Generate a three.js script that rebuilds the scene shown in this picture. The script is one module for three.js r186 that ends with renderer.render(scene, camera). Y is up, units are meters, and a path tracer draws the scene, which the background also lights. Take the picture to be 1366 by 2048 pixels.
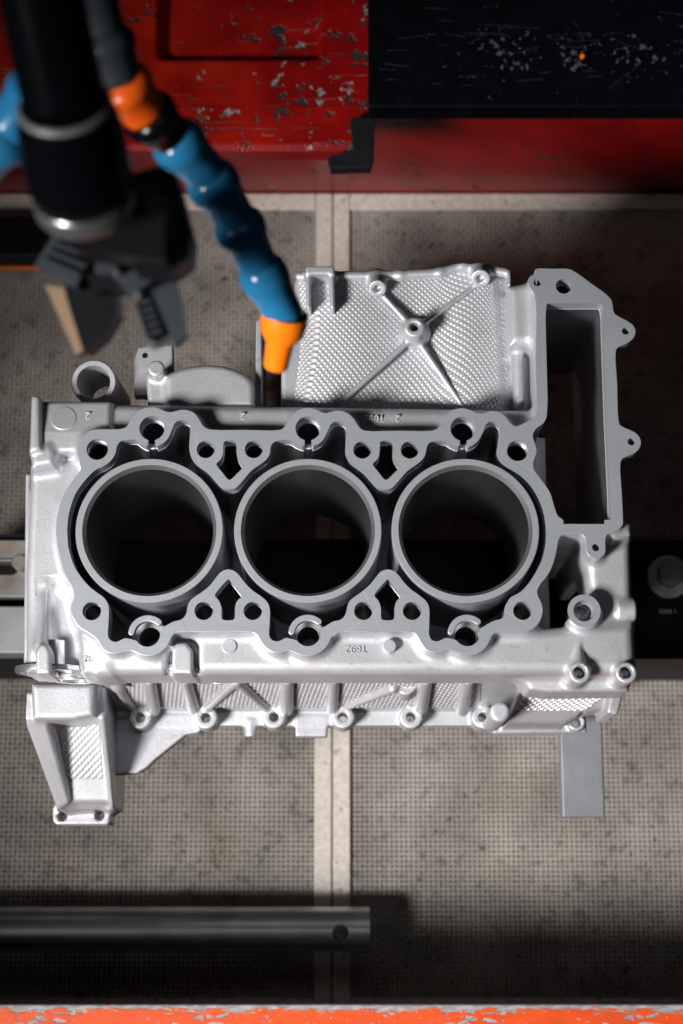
import * as THREE from 'three';
import { mergeGeometries } from 'three/addons/utils/BufferGeometryUtils.js';
import { RoundedBoxGeometry } from 'three/addons/geometries/RoundedBoxGeometry.js';
import { FontLoader } from 'three/addons/loaders/FontLoader.js';
import { TextGeometry } from 'three/addons/geometries/TextGeometry.js';
import { RectAreaLightUniformsLib } from 'three/addons/lights/RectAreaLightUniformsLib.js';
import { Brush, Evaluator, SUBTRACTION } from 'three-bvh-csg';
import { createNoise2D } from 'simplex-noise';

// ---------------------------------------------------------------- camera, lamps, exposure
const scene = new THREE.Scene();
scene.background = new THREE.Color().setRGB(0.002, 0.0023, 0.003);
const DECK = 0.40;                         // height of the machined deck above the mats
const FPX = 3400, TILT = Math.atan(0.2285), REACH = 1.0766;
const CT = Math.cos(TILT), ST = Math.sin(TILT);
const EYE = new THREE.Vector3(0, DECK + REACH * CT, REACH * ST);
const camera = new THREE.PerspectiveCamera(2 * Math.atan(1024 / FPX) * 180 / Math.PI, 683 / 1024, 0.02, 30);
camera.position.copy(EYE);
camera.lookAt(0, DECK, 0);
camera.focus = 1.07;
camera.userData.fStop = 6.4;
scene.add(camera);
const renderer = new THREE.WebGLRenderer({ antialias: true });
renderer.toneMapping = THREE.LinearToneMapping;
renderer.toneMappingExposure = 1.0;
renderer.shadowMap.enabled = true;
RectAreaLightUniformsLib.init();
const LAMP = { at: [-1.08, 1.62, 0.8], aim: [0.075, DECK - 0.05, 0.075], radius: 0.2, power: 18.8, angle: 0.355, color: [1.0, 0.98, 0.96] };
const FILL = { at: [0.3, 2.9, 0.5], w: 1.2, h: 0.3, power: 0.14, color: [0.86, 0.93, 1.0] };  // unseen overhead panel, added as soft fill and for metal reflections

// ---------------------------------------------------------------- helpers
let seed = 7;
const rnd = () => { seed = (seed * 1664525 + 1013904223) >>> 0; return seed / 4294967296; };
const noise = createNoise2D(rnd);
const fbm = (x, y, o = 4) => { let s = 0, a = 0.5, f = 1; for (let i = 0; i < o; i++) { s += a * noise(x * f + i * 17.3, y * f - i * 9.1); a *= 0.5; f *= 2.03; } return s; };
const clamp = (v, a, b) => Math.min(b, Math.max(a, v)), smooth = (a, b, v) => { const t = clamp((v - a) / (b - a), 0, 1); return t * t * (3 - 2 * t); };
const mix = (a, b, t) => a + (b - a) * t;

// a photo pixel seen at height Y -> [x, z] in metres
function at(px, py, Y) {
  const u = (px - 683) / FPX, v = -(py - 1024) / FPX;
  const dx = u, dy = v * ST - CT, dz = -v * CT - ST;
  const t = (Y - EYE.y) / dy;
  return [EYE.x + dx * t, EYE.z + dz * t];
}
const W = (px, py, d = 0) => at(px, py, DECK - d);            // at a depth below the deck
const P3 = (px, py, d = 0) => { const [x, z] = W(px, py, d); return new THREE.Vector3(x, DECK - d, z); };
const depthPoint = (px, py, k) => {                            // at a distance k along the lens axis
  const u = (px - 683) / FPX * k, v = -(py - 1024) / FPX * k;
  return new THREE.Vector3(EYE.x + u, EYE.y + v * ST - k * CT, EYE.z - v * CT - k * ST);
};
const SC = (py, d = 0) => { const a = W(683, py, d), b = W(693, py, d); return 10 / (b[0] - a[0]); };  // pixels per metre there

const names = {};
const numbered = (n) => { const k = names[n] = (names[n] ?? -1) + 1; return k ? `${n}_${String(k).padStart(3, '0')}` : n; };
function tag(o, label, category, group, kind) {
  if (label) o.userData.label = label; if (category) o.userData.category = category; if (group) o.userData.group = group; if (kind) o.userData.kind = kind;
  return o;
}
function thing(name, label, category, pos = [0, 0, 0], group) {
  const g = new THREE.Group(); g.name = numbered(name); g.position.set(...pos); scene.add(g);
  return tag(g, label, category, group);
}
function part(name, geo, mat, parent, label) {                // geometry in world axes; the parent's offset is taken off
  const m = new THREE.Mesh(geo, mat); m.name = parent ? name : numbered(name); m.castShadow = m.receiveShadow = true;
  if (parent) { const w = new THREE.Vector3(); for (let p = parent; p && p !== scene; p = p.parent) w.add(p.position); m.position.copy(w).negate(); parent.add(m); } else scene.add(m);
  if (label) m.userData.label = label;
  return m;
}
function place(m, x, y, z) { const w = new THREE.Vector3(); for (let p = m.parent; p && p !== scene; p = p.parent) w.add(p.position); m.position.set(x - w.x, y - w.y, z - w.z); return m; }
function planarUV(geo, s = 1) {                               // uv in metres, sheared so that upright faces get a pattern too
  const p = geo.attributes.position, uv = new Float32Array(p.count * 2);
  for (let i = 0; i < p.count; i++) { uv[2 * i] = (p.getX(i) + 0.63 * p.getY(i)) * s; uv[2 * i + 1] = (-p.getZ(i) + 0.77 * p.getY(i)) * s; }
  geo.setAttribute('uv', new THREE.BufferAttribute(uv, 2)); return geo;
}
function box(x0, x1, y0, y1, z0, z1, r = 0.0006) {
  const g = new RoundedBoxGeometry(x1 - x0, y1 - y0, z1 - z0, 2, Math.min(r, (x1 - x0) / 2.1, (y1 - y0) / 2.1, (z1 - z0) / 2.1));
  g.translate((x0 + x1) / 2, (y0 + y1) / 2, (z0 + z1) / 2); return planarUV(g);
}
function plainBox(x0, x1, y0, y1, z0, z1) { const g = new THREE.BoxGeometry(x1 - x0, y1 - y0, z1 - z0); g.translate((x0 + x1) / 2, (y0 + y1) / 2, (z0 + z1) / 2); return planarUV(g); }
const poly = (pts, d = 0) => pts.map(([x, y]) => W(x, y, d));
function rounded(pts, closed = true, k = 3) {                  // smooth traced outlines
  const c = new THREE.CatmullRomCurve3(pts.map(([x, z]) => new THREE.Vector3(x, 0, z)), closed, 'centripetal');
  return c.getPoints(pts.length * k).slice(0, closed ? -1 : undefined).map((v) => [v.x, v.z]);
}
function shapeOf(pts, holes = []) {                            // [x,z] outlines -> Shape in (x,-z)
  const s = new THREE.Shape(pts.map(([x, z]) => new THREE.Vector2(x, -z)));
  for (const h of holes) s.holes.push(new THREE.Path(h.map(([x, z]) => new THREE.Vector2(x, -z))));
  return s;
}
function slab(shape, top, thick, bevel = 0.0004, curve = 6) {  // extruded downward from height top
  const g = new THREE.ExtrudeGeometry(shape, { depth: thick - 2 * bevel, bevelEnabled: bevel > 0, bevelSize: bevel, bevelThickness: bevel, bevelOffset: -bevel, bevelSegments: 2, curveSegments: curve });
  g.rotateX(-Math.PI / 2); g.translate(0, top - thick + bevel, 0); return planarUV(g);
}
const circle = (cx, cz, r, n = 40, a0 = 0, a1 = Math.PI * 2) => Array.from({ length: n }, (_, i) => { const a = a0 + (a1 - a0) * i / n; return [cx + r * Math.cos(a), cz + r * Math.sin(a)]; });
function tubeBetween(a, b, r0, r1, n = 24, cap = true) {
  const h = a.distanceTo(b), g = new THREE.CylinderGeometry(r1, r0, h, n, 1, !cap);
  g.applyQuaternion(new THREE.Quaternion().setFromUnitVectors(new THREE.Vector3(0, 1, 0), b.clone().sub(a).normalize()));
  g.translate((a.x + b.x) / 2, (a.y + b.y) / 2, (a.z + b.z) / 2); return g;
}
function latheAlong(profile, a, dir, n = 40) {                 // profile [[r, h]...] round the axis dir, starting at a
  const g = new THREE.LatheGeometry(profile.map(([r, h]) => new THREE.Vector2(Math.max(r, 1e-5), h)), n);
  g.applyQuaternion(new THREE.Quaternion().setFromUnitVectors(new THREE.Vector3(0, 1, 0), dir.clone().normalize()));
  g.translate(a.x, a.y, a.z); return g;
}
function flatLathe(profile, a, dir, n = 40) { const g = latheAlong(profile, a, dir, n).toNonIndexed(); g.computeVertexNormals(); return creased(g, 0.6); }
function creased(g, angle) {                                   // hard edges above an angle
  const p = g.attributes.position, key = (i) => `${Math.round(p.getX(i) * 2e5)},${Math.round(p.getY(i) * 2e5)},${Math.round(p.getZ(i) * 2e5)}`;
  const fn = [], at_ = new Map(), a = new THREE.Vector3(), b = new THREE.Vector3(), c = new THREE.Vector3();
  for (let i = 0; i < p.count; i += 3) {
    a.fromBufferAttribute(p, i); b.fromBufferAttribute(p, i + 1); c.fromBufferAttribute(p, i + 2);
    const n = b.sub(a).cross(c.sub(a)).clone(); fn.push(n);
    for (let k = 0; k < 3; k++) { const q = key(i + k); if (!at_.has(q)) at_.set(q, []); at_.get(q).push(fn.length - 1); }
  }
  const unit = fn.map((n) => n.clone().normalize()), out = new Float32Array(p.count * 3), s = new THREE.Vector3(), lim = Math.cos(angle);
  for (let i = 0; i < p.count; i++) {
    const f = Math.floor(i / 3); s.set(0, 0, 0);
    for (const j of at_.get(key(i))) if (unit[j].dot(unit[f]) > lim) s.add(fn[j]);
    if (s.lengthSq() === 0) s.copy(unit[f]); s.normalize(); out.set([s.x, s.y, s.z], i * 3);
  }
  g.setAttribute('normal', new THREE.BufferAttribute(out, 3)); return g;
}
const grow = (...gs) => { const l = gs.flat().map((g) => { const k = g.index ? g.toNonIndexed() : g; for (const n of Object.keys(k.attributes)) if (!['position', 'normal', 'uv'].includes(n)) k.deleteAttribute(n); if (!k.attributes.uv) planarUV(k); return k; }); return mergeGeometries(l); };

// ---------------------------------------------------------------- textures
function texture(n, fn, { srgb = true, repeat = 1, h = n } = {}) {
  const data = new Uint8Array(n * h * 4);
  for (let j = 0; j < h; j++) for (let i = 0; i < n; i++) { const c = fn(i / n, j / h, i, j); for (let k = 0; k < 3; k++) data[(j * n + i) * 4 + k] = clamp(Array.isArray(c) ? c[k] : c, 0, 255); data[(j * n + i) * 4 + 3] = 255; }
  const t = new THREE.DataTexture(data, n, h); t.wrapS = t.wrapT = THREE.RepeatWrapping; t.magFilter = THREE.LinearFilter; t.minFilter = THREE.LinearMipmapLinearFilter; t.generateMipmaps = true;
  if (srgb) t.colorSpace = THREE.SRGBColorSpace; t.repeat.set(repeat, repeat); t.needsUpdate = true; return t;
}
const tileable = (u, v, f, o = 4) => {                        // noise that repeats over 0..1
  u -= Math.floor(u); v -= Math.floor(v);
  const wu = smooth(0.85, 1, u), wv = smooth(0.85, 1, v), a = fbm(u * f, v * f, o);
  if (!wu && !wv) return a;
  const b = wu ? fbm((u - 1) * f, v * f, o) : a;
  if (!wv) return mix(a, b, wu);
  const c = fbm(u * f, (v - 1) * f, o), d = wu ? fbm((u - 1) * f, (v - 1) * f, o) : c;
  return mix(mix(a, b, wu), mix(c, d, wu), wv);
};
const castBump = texture(512, (u, v) => 128 + 110 * tileable(u, v, 90, 2) + 46 * tileable(u, v, 22, 2), { srgb: false, repeat: 9 });
const castTone = texture(512, (u, v) => { const s = 236 + 13 * tileable(u, v, 5, 5) - 16 * smooth(0.42, 0.62, tileable(u + 0.3, v, 13, 4)) + 20 * (rnd() - 0.5); return [s, s, s + 1]; }, { repeat: 4 });
const millBump = texture(512, (u, v, i, j) => 128 + 40 * noise(u * 3, v * 240) + 30 * noise(u * 5 + 9, v * 90), { srgb: false, repeat: 10 });
const millTone = texture(1024, (() => {
  const cuts = Array.from({ length: 130 }, () => [rnd(), rnd(), rnd() * Math.PI, 0.01 + 0.07 * rnd(), (rnd() - 0.4) * 46]).map(([a, b, c, d, e]) => [a, b, Math.cos(c), Math.sin(c), d, e]);
  return (u, v) => {
    let s = 236 + 3.5 * noise(u * 2, v * 190) + 7 * tileable(u, v, 4, 3);
    for (let i = 0; i < cuts.length; i++) { const c = cuts[i], dx = u - c[0], dy = v - c[1]; if (Math.abs(dx * c[3] - dy * c[2]) < 0.0011 && Math.abs(dx * c[2] + dy * c[3]) < c[4]) s += c[5]; }
    return [s - 1, s, s + 1];
  };
})(), { repeat: 3 });
const honeBump = texture(512, (u, v) => 128 + 50 * noise((u + v) * 170, 3.3) + 50 * noise((u - v) * 170, 9.7), { srgb: false });
const dirtTone = texture(1024, (u, v) => {
  const a = tileable(u, v, 6, 5), b = smooth(0.42, 0.62, tileable(u + 0.37, v + 0.11, 46, 3)) * (0.5 + 0.5 * smooth(-0.2, 0.4, tileable(u, v + 0.3, 5, 2))), c = smooth(0.1, 0.6, tileable(u + 0.7, v + 0.2, 30, 3)), y = smooth(0.3, 0.6, tileable(u, v + 0.5, 4, 3));
  const s = 1 + 0.2 * a - 0.5 * b - 0.2 * c;
  return [222 * s, (217 - 3 * y) * s, (210 - 11 * y) * s];
}, { repeat: 1.6 });
const steelTone = texture(512, (u, v) => { const s = 206 + 40 * tileable(u, v, 5, 5) - 26 * smooth(0.3, 0.6, tileable(u + 0.5, v, 14, 3)), r = smooth(0.1, 0.5, tileable(u, v + 0.4, 3, 4)); return [s, s - 14 * r, s - 30 * r]; }, { repeat: 5 });
const plainSteel = texture(512, (u, v) => { const s = 214 + 26 * tileable(u, v, 4, 5) + 6 * noise(u * 200, v * 4); return [s, s, s + 2]; }, { repeat: 4 });
const stripTone = texture(512, (u, v) => { const k = 0.62 * smooth(0.46, 0.7, tileable(u, v, 24, 4)) + 0.12 * tileable(u, v, 40, 2); return [228 * (1 - k), 222 * (1 - k), 214 * (1 - k)]; }, { repeat: 3 });
// chipped paints: colour and relief share one mask
function paint(n, mask, coat, under, repeat, opts = {}) {
  const m = new Float32Array(n * n), map = texture(n, (u, v, i, j) => { const k = mask(u, v); m[j * n + i] = k; const a = coat(u, v), b = under(u, v); return [mix(a[0], b[0], k), mix(a[1], b[1], k), mix(a[2], b[2], k)]; }, { repeat });
  return { map, bump: texture(n, (u, v, i, j) => 220 - 190 * m[j * n + i], { srgb: false, repeat }), rough: texture(n, (u, v, i, j) => (opts.r0 ?? 70) + (opts.dr ?? 90) * m[j * n + i], { srgb: false, repeat }) };
}
const shadedRedPaint = paint(1024, (u, v) => 0.8 * Math.max(smooth(0.55, 0.58, tileable(u, v, 11, 5)), smooth(0.45, 0.48, tileable(u * 1, v, 3, 6) * 0.7 + 0.35 * tileable(u + 0.3, v + 0.2, 26, 3))),
  (u, v) => { const s = 1 + 0.2 * tileable(u, v, 5, 4); return [128 * s, 12 * s, 14 * s]; },  // red coat darkened to stand in for shade on the bed front
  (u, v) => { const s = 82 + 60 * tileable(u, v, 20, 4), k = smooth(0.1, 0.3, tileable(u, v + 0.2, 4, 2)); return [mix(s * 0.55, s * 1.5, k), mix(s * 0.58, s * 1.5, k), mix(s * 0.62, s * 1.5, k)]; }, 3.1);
const matte = (r, g, b, rough = 0.6, metal = 0, extra = {}) => new THREE.MeshStandardMaterial({ color: new THREE.Color().setRGB(r, g, b), roughness: rough, metalness: metal, ...extra });
const dull = (r, g, b, rough, spec, extra = {}) => new THREE.MeshPhysicalMaterial({ color: new THREE.Color().setRGB(r, g, b), roughness: rough, specularIntensity: spec, ...extra });
const M = {
  cast: matte(0.62, 0.62, 0.645, 0.48, 0.55, { map: castTone, bumpMap: castBump, bumpScale: 0.00017 }),
  knurl: matte(0.62, 0.62, 0.645, 0.52, 0.5, { map: castTone }),
  deck: matte(0.50, 0.52, 0.555, 0.45, 0.55, { map: millTone, bumpMap: millBump, bumpScale: 0.00004 }),
  jacket: matte(0.66, 0.66, 0.685, 0.38, 1.0, { map: castTone, bumpMap: castBump, bumpScale: 0.0004 }),
  ring: matte(0.52, 0.54, 0.57, 0.43, 0.55, { map: millTone }),
  bore: matte(0.48, 0.47, 0.475, 0.3, 1.0, { bumpMap: honeBump, bumpScale: 0.00005 }),
  bright: matte(0.72, 0.72, 0.73, 0.25, 0.9),
  mat: matte(0.47, 0.445, 0.425, 0.75, 0, { map: dirtTone }),
  strip: matte(0.85, 0.81, 0.77, 0.6, 0, { map: stripTone }),
  steel: matte(0.40, 0.385, 0.375, 0.5, 0.5, { map: steelTone }),
  pale: matte(0.5, 0.5, 0.515, 0.5, 0.5, { map: plainSteel }),
  zinc: matte(0.85, 0.86, 0.88, 0.45, 0.3, { map: plainSteel }),
  bar: matte(0.42, 0.42, 0.45, 0.45, 0.4, { map: plainSteel }),
  turned: matte(0.5, 0.5, 0.53, 0.3, 0.85, { map: plainSteel }),
  blackSteel: dull(0.016, 0.017, 0.021, 0.5, 0.4, { map: steelTone }),
  red: matte(1, 1, 1, 1, 0, { map: shadedRedPaint.map, bumpMap: shadedRedPaint.bump, bumpScale: 0.0006, roughnessMap: shadedRedPaint.rough }),
  collar: dull(0.85, 0.115, 0.008, 0.3, 0.7),
  blackPlastic: dull(0.003, 0.0035, 0.005, 0.16, 0.5),
  black: dull(0.004, 0.0043, 0.0055, 0.45, 0.4),
  grey: dull(0.035, 0.042, 0.052, 0.4, 0.6),
  blue: dull(0.02, 0.165, 0.34, 0.2, 0.7),
  orange: dull(0.95, 0.2, 0.008, 0.3, 0.7),
  tan: matte(0.24, 0.155, 0.09, 0.7),
  floor: matte(0.06, 0.058, 0.056, 0.8, 0, { map: dirtTone }),
};

// ---------------------------------------------------------------- solid modelling: distance fields meshed by surface nets
class Field {                                                  // distance to an [x,z] outline, looked up on a fine grid
  constructor(pts, pad = 0.03, cell = 0.0013) {
    const xs = pts.map((p) => p[0]), zs = pts.map((p) => p[1]);
    this.x0 = Math.min(...xs) - pad; this.z0 = Math.min(...zs) - pad; this.c = cell;
    this.nx = Math.ceil((Math.max(...xs) + pad - this.x0) / cell) + 1; this.nz = Math.ceil((Math.max(...zs) + pad - this.z0) / cell) + 1;
    this.v = new Float32Array(this.nx * this.nz);
    const n = pts.length, e = pts.map((p, i) => { const q = pts[(i + 1) % n]; return [p[0], p[1], q[0] - p[0], q[1] - p[1], 1 / Math.max(1e-14, (q[0] - p[0]) ** 2 + (q[1] - p[1]) ** 2)]; });
    for (let j = 0; j < this.nz; j++) for (let i = 0; i < this.nx; i++) {
      const x = this.x0 + i * cell, z = this.z0 + j * cell; let d = 1e9, s = 1;
      for (const [ax, az, ex, ez, il] of e) {
        const wx = x - ax, wz = z - az, t = clamp((wx * ex + wz * ez) * il, 0, 1), bx = wx - ex * t, bz = wz - ez * t; d = Math.min(d, bx * bx + bz * bz);
        if ((az > z) !== (az + ez > z) && x < ax + ex * (z - az) / ez) s = -s;
      }
      this.v[j * this.nx + i] = s * Math.sqrt(d);
    }
  }
  sd(x, z) {
    let u = (x - this.x0) / this.c, w = (z - this.z0) / this.c, far = 0;
    const cu = clamp(u, 0, this.nx - 1.001), cw = clamp(w, 0, this.nz - 1.001);
    if (cu !== u || cw !== w) far = Math.hypot(u - cu, w - cw) * this.c;
    const i = cu | 0, j = cw | 0, fu = cu - i, fw = cw - j, k = j * this.nx + i, v = this.v;
    return far + (v[k] * (1 - fu) + v[k + 1] * fu) * (1 - fw) + (v[k + this.nx] * (1 - fu) + v[k + this.nx + 1] * fu) * fw;
  }
}
const prismSd = (h, d, d0, d1, r) => { const a = h + r, b = Math.abs(d - (d0 + d1) / 2) - (d1 - d0) / 2 + r; return Math.min(Math.max(a, b), 0) + (a > 0 && b > 0 ? Math.sqrt(a * a + b * b) : Math.max(a, b, 0)) - r; };
const NEAR = 0.011;                                            // farther than this from a piece its exact distance does not matter
const bound = (f, x0, x1, d0, d1, z0, z1) => { f.b = [x0 - NEAR, x1 + NEAR, d0 - NEAR, d1 + NEAR, z0 - NEAR, z1 + NEAR]; return f; };
const prism = (pts, d0, d1, r = 0.003, dRef = d0, slope) => { const q = poly(pts, dRef), F = new Field(q, 0.013); return bound((x, d, z) => prismSd(F.sd(x, z), slope ? d - slope(x, z) : d, d0, d1, r), F.x0 + 0.013, F.x0 + F.nx * F.c - 0.013, d0 - (slope ? 0.1 : 0), d1 + (slope ? 0.1 : 0), F.z0 + 0.013, F.z0 + F.nz * F.c - 0.013); };
const post = (px, py, rpx, d0, d1, r = 0.0012, dRef = d0) => { const [cx, cz] = W(px, py, dRef), R = rpx / SC(py, dRef); return bound((x, d, z) => prismSd(Math.hypot(x - cx, z - cz) - R, d, d0, d1, r), cx - R, cx + R, d0, d1, cz - R, cz + R); };
const capsule = (a, b, ra, rb) => {                             // a, b: [px, py, d]
  const A = [...W(a[0], a[1], a[2])], B = [...W(b[0], b[1], b[2])], ax = A[0], az = A[1], ad = a[2], ex = B[0] - ax, ez = B[1] - az, ed = b[2] - ad, il = 1 / (ex * ex + ez * ez + ed * ed);
  const R = Math.max(ra, rb);
  return bound((x, d, z) => { const wx = x - ax, wz = z - az, wd = d - ad, t = clamp((wx * ex + wz * ez + wd * ed) * il, 0, 1); return Math.sqrt((wx - ex * t) ** 2 + (wz - ez * t) ** 2 + (wd - ed * t) ** 2) - mix(ra, rb, t); }, Math.min(ax, B[0]) - R, Math.max(ax, B[0]) + R, Math.min(ad, b[2]) - R, Math.max(ad, b[2]) + R, Math.min(az, B[1]) - R, Math.max(az, B[1]) + R);
};
const rod = (a, b, R, r = 0.001) => {                           // flat-ended cylinder between two [px, py, d]
  const A = W(a[0], a[1], a[2]), B = W(b[0], b[1], b[2]), c = [(A[0] + B[0]) / 2, (a[2] + b[2]) / 2, (A[1] + B[1]) / 2], v = [B[0] - A[0], b[2] - a[2], B[1] - A[1]], L = Math.hypot(...v), n = v.map((q) => q / L);
  return bound((x, d, z) => { const wx = x - c[0], wd = d - c[1], wz = z - c[2], h = wx * n[0] + wd * n[1] + wz * n[2], q = Math.sqrt(Math.max(0, wx * wx + wd * wd + wz * wz - h * h)); return prismSd(q - R, h, -L / 2, L / 2, r); }, c[0] - R - L / 2, c[0] + R + L / 2, c[1] - R - L / 2, c[1] + R + L / 2, c[2] - R - L / 2, c[2] + R + L / 2);
};
const out = (b, x, d, z) => b && (x < b[0] || x > b[1] || d < b[2] || d > b[3] || z < b[4] || z > b[5]);
const smin = (a, b, k) => { const h = Math.max(k - Math.abs(a - b), 0) / k; return Math.min(a, b) - h * h * k * 0.25; };
const smax = (a, b, k) => -smin(-a, -b, k);
function netMesh(f, lo, hi, c) {                                // lo/hi [x,d,z]; d grows downward
  const nx = Math.ceil((hi[0] - lo[0]) / c) + 1, ny = Math.ceil((hi[1] - lo[1]) / c) + 1, nz = Math.ceil((hi[2] - lo[2]) / c) + 1, sx = 1, sy = nx, sz = nx * ny;
  const v = new Float32Array(nx * ny * nz);
  const B = 4, reach = B * c * 0.5 * 1.74 * 1.25;              // blocks of cells that lie wholly inside or outside are filled at once
  for (let k0 = 0; k0 < nz; k0 += B) for (let j0 = 0; j0 < ny; j0 += B) for (let i0 = 0; i0 < nx; i0 += B) {
    const m = f(lo[0] + (i0 + 1.5) * c, lo[1] + (j0 + 1.5) * c, lo[2] + (k0 + 1.5) * c), far = Math.abs(m) > reach;
    for (let k = k0; k < Math.min(nz, k0 + B); k++) for (let j = j0; j < Math.min(ny, j0 + B); j++) for (let i = i0; i < Math.min(nx, i0 + B); i++)
      v[i + j * sy + k * sz] = (i && j && k && i < nx - 1 && j < ny - 1 && k < nz - 1) ? (far ? m : f(lo[0] + i * c, lo[1] + j * c, lo[2] + k * c)) : 1;
  }
  const id = new Int32Array(v.length).fill(-1), pos = [], nor = [], idx = [];
  const E = [[0, sx], [0, sy], [0, sz], [sx, sx + sy], [sx, sx + sz], [sy, sy + sx], [sy, sy + sz], [sz, sz + sx], [sz, sz + sy], [sx + sy, sx + sy + sz], [sx + sz, sx + sy + sz], [sy + sz, sx + sy + sz]];
  const off = (o) => [o % nx, Math.floor(o / nx) % ny, Math.floor(o / sz)];
  const EO = E.map(([a, b]) => [a, b, off(a), off(b)]);
  const q = c * 0.45;
  for (let k = 0; k < nz - 1; k++) for (let j = 0; j < ny - 1; j++) for (let i = 0; i < nx - 1; i++) {
    const n = i + j * sy + k * sz; let cnt = 0, X = 0, Y = 0, Z = 0;
    const s0 = v[n] < 0;
    if (s0 === (v[n + sx] < 0) && s0 === (v[n + sy] < 0) && s0 === (v[n + sz] < 0) && s0 === (v[n + sx + sy] < 0) && s0 === (v[n + sx + sz] < 0) && s0 === (v[n + sy + sz] < 0) && s0 === (v[n + sx + sy + sz] < 0)) continue;
    for (const [a, b, oa, ob] of EO) { const va = v[n + a], vb = v[n + b]; if ((va < 0) !== (vb < 0)) { const t = va / (va - vb); X += oa[0] + (ob[0] - oa[0]) * t; Y += oa[1] + (ob[1] - oa[1]) * t; Z += oa[2] + (ob[2] - oa[2]) * t; cnt++; } }
    const x = lo[0] + (i + X / cnt) * c, d = lo[1] + (j + Y / cnt) * c, z = lo[2] + (k + Z / cnt) * c;
    id[n] = pos.length / 3; pos.push(x, DECK - d, z);
    const gx = f(x + q, d, z) - f(x - q, d, z), gd = f(x, d + q, z) - f(x, d - q, z), gz = f(x, d, z + q) - f(x, d, z - q), l = Math.hypot(gx, gd, gz) || 1;
    nor.push(gx / l, -gd / l, gz / l);
  }
  const quad = (a, b, e, g, flip) => { if (a < 0 || b < 0 || e < 0 || g < 0) return; flip ? idx.push(a, e, b, b, e, g) : idx.push(a, b, e, b, g, e); };
  for (let k = 1; k < nz - 1; k++) for (let j = 1; j < ny - 1; j++) for (let i = 1; i < nx - 1; i++) {
    const n = i + j * sy + k * sz, s = v[n] < 0;
    if (s !== (v[n + sx] < 0)) quad(id[n - sy - sz], id[n - sz], id[n - sy], id[n], s);
    if (s !== (v[n + sy] < 0)) quad(id[n - sx - sz], id[n - sz], id[n - sx], id[n], !s);
    if (s !== (v[n + sz] < 0)) quad(id[n - sx - sy], id[n - sy], id[n - sx], id[n], s);
  }
  const g = new THREE.BufferGeometry();
  g.setAttribute('position', new THREE.Float32BufferAttribute(pos, 3)); g.setAttribute('normal', new THREE.Float32BufferAttribute(nor, 3)); g.setIndex(idx);
  return planarUV(g);
}

// ================================================================ floor, mats
const fl = part('workshop_floor', plainBox(-1.9, 1.6, -0.06, -0.014, -1.2, 1.9), M.floor); fl.userData.kind = 'structure';
const PITCH = 0.00408;
function meshMat(label, x0, x1, z0, z1, rails) {
  const t = thing('mesh_mat', label, 'mat', [(x0 + x1) / 2, -0.014, (z0 + z1) / 2], 'perforated mats side by side');
  part('base_sheet', plainBox(x0, x1, -0.0138, -0.0118, z0, z1), M.mat, t);
  const nx = Math.floor((x1 - x0) / PITCH), nz = Math.floor((z1 - z0) / PITCH), bars = [], b = 0.00095;
  for (let i = 0; i <= nx; i++) { const x = x0 + i * PITCH, w = b * (0.9 + 0.2 * rnd()); bars.push(plainBox(x - w, x + w, -0.0112, 0, z0, z1)); }
  for (let j = 0; j <= nz; j++) { const z = z0 + j * PITCH, w = b * (0.9 + 0.2 * rnd()); bars.push(plainBox(x0, x1, -0.0114, -0.0002, z - w, z + w)); }
  const grid = part('grid', grow(bars), M.mat, t); grid.userData.kind = 'stuff';
  const stud = new THREE.CylinderGeometry(0.00062, 0.0009, 0.0102, 7); planarUV(stud);
  const inst = new THREE.InstancedMesh(stud, M.mat, Math.ceil(nx * nz / 2) + nz); inst.name = 'stud_field'; inst.userData.kind = 'stuff';
  const m4 = new THREE.Matrix4(); let k = 0;
  for (let j = 0; j < nz; j++) for (let i = j % 2; i < nx; i += 2) inst.setMatrixAt(k++, m4.makeTranslation(x0 + (i + 0.5) * PITCH - t.position.x, -0.0068 - t.position.y, z0 + (j + 0.5) * PITCH - t.position.z));
  inst.count = k; inst.castShadow = inst.receiveShadow = true; t.add(inst);
  for (const [a, b2, c, d] of rails) part('frame_rail', box(a, b2, -0.0135, 0.0035, c, d, 0.001), M.strip, t);
}
const zTop = at(683, 390, 0)[1], zIn = at(683, 421, 0)[1], zEnd = at(683, 1996, 0)[1], zEndO = at(683, 2012, 0)[1];
const seam = at(665, 1200, 0)[0], rw = at(700, 1200, 0)[0] - at(665, 1200, 0)[0];
const xl = at(-160, 1024, 0)[0], xr = at(1526, 1024, 0)[0];
meshMat('perforated grey mat with pale frame under the mounting bracket and gripper', xl, seam - rw, zIn, zEnd, [[seam - rw, seam - 0.0006, zTop, zEndO], [xl, seam - rw - 0.0005, zTop, zIn], [xl, seam - rw - 0.0005, zEnd, zEndO]]);
meshMat('perforated grey mat with pale frame under the grey steel support bar', seam + rw, xr, zIn, zEnd, [[seam + 0.0006, seam + rw, zTop, zEndO], [seam + rw + 0.0005, xr, zTop, zIn], [seam + rw + 0.0005, xr, zEnd, zEndO]]);

// ================================================================ engine block
const block = thing('engine_block', 'bare cast aluminium three cylinder engine block standing on the fixture beams', 'engine block', [0, 0.06, 0]);
const holeAt = (px, py, rpx, d = 0) => { const [x, z] = W(px, py, d); return { x, z, r: rpx / SC(py, d) }; };
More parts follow.
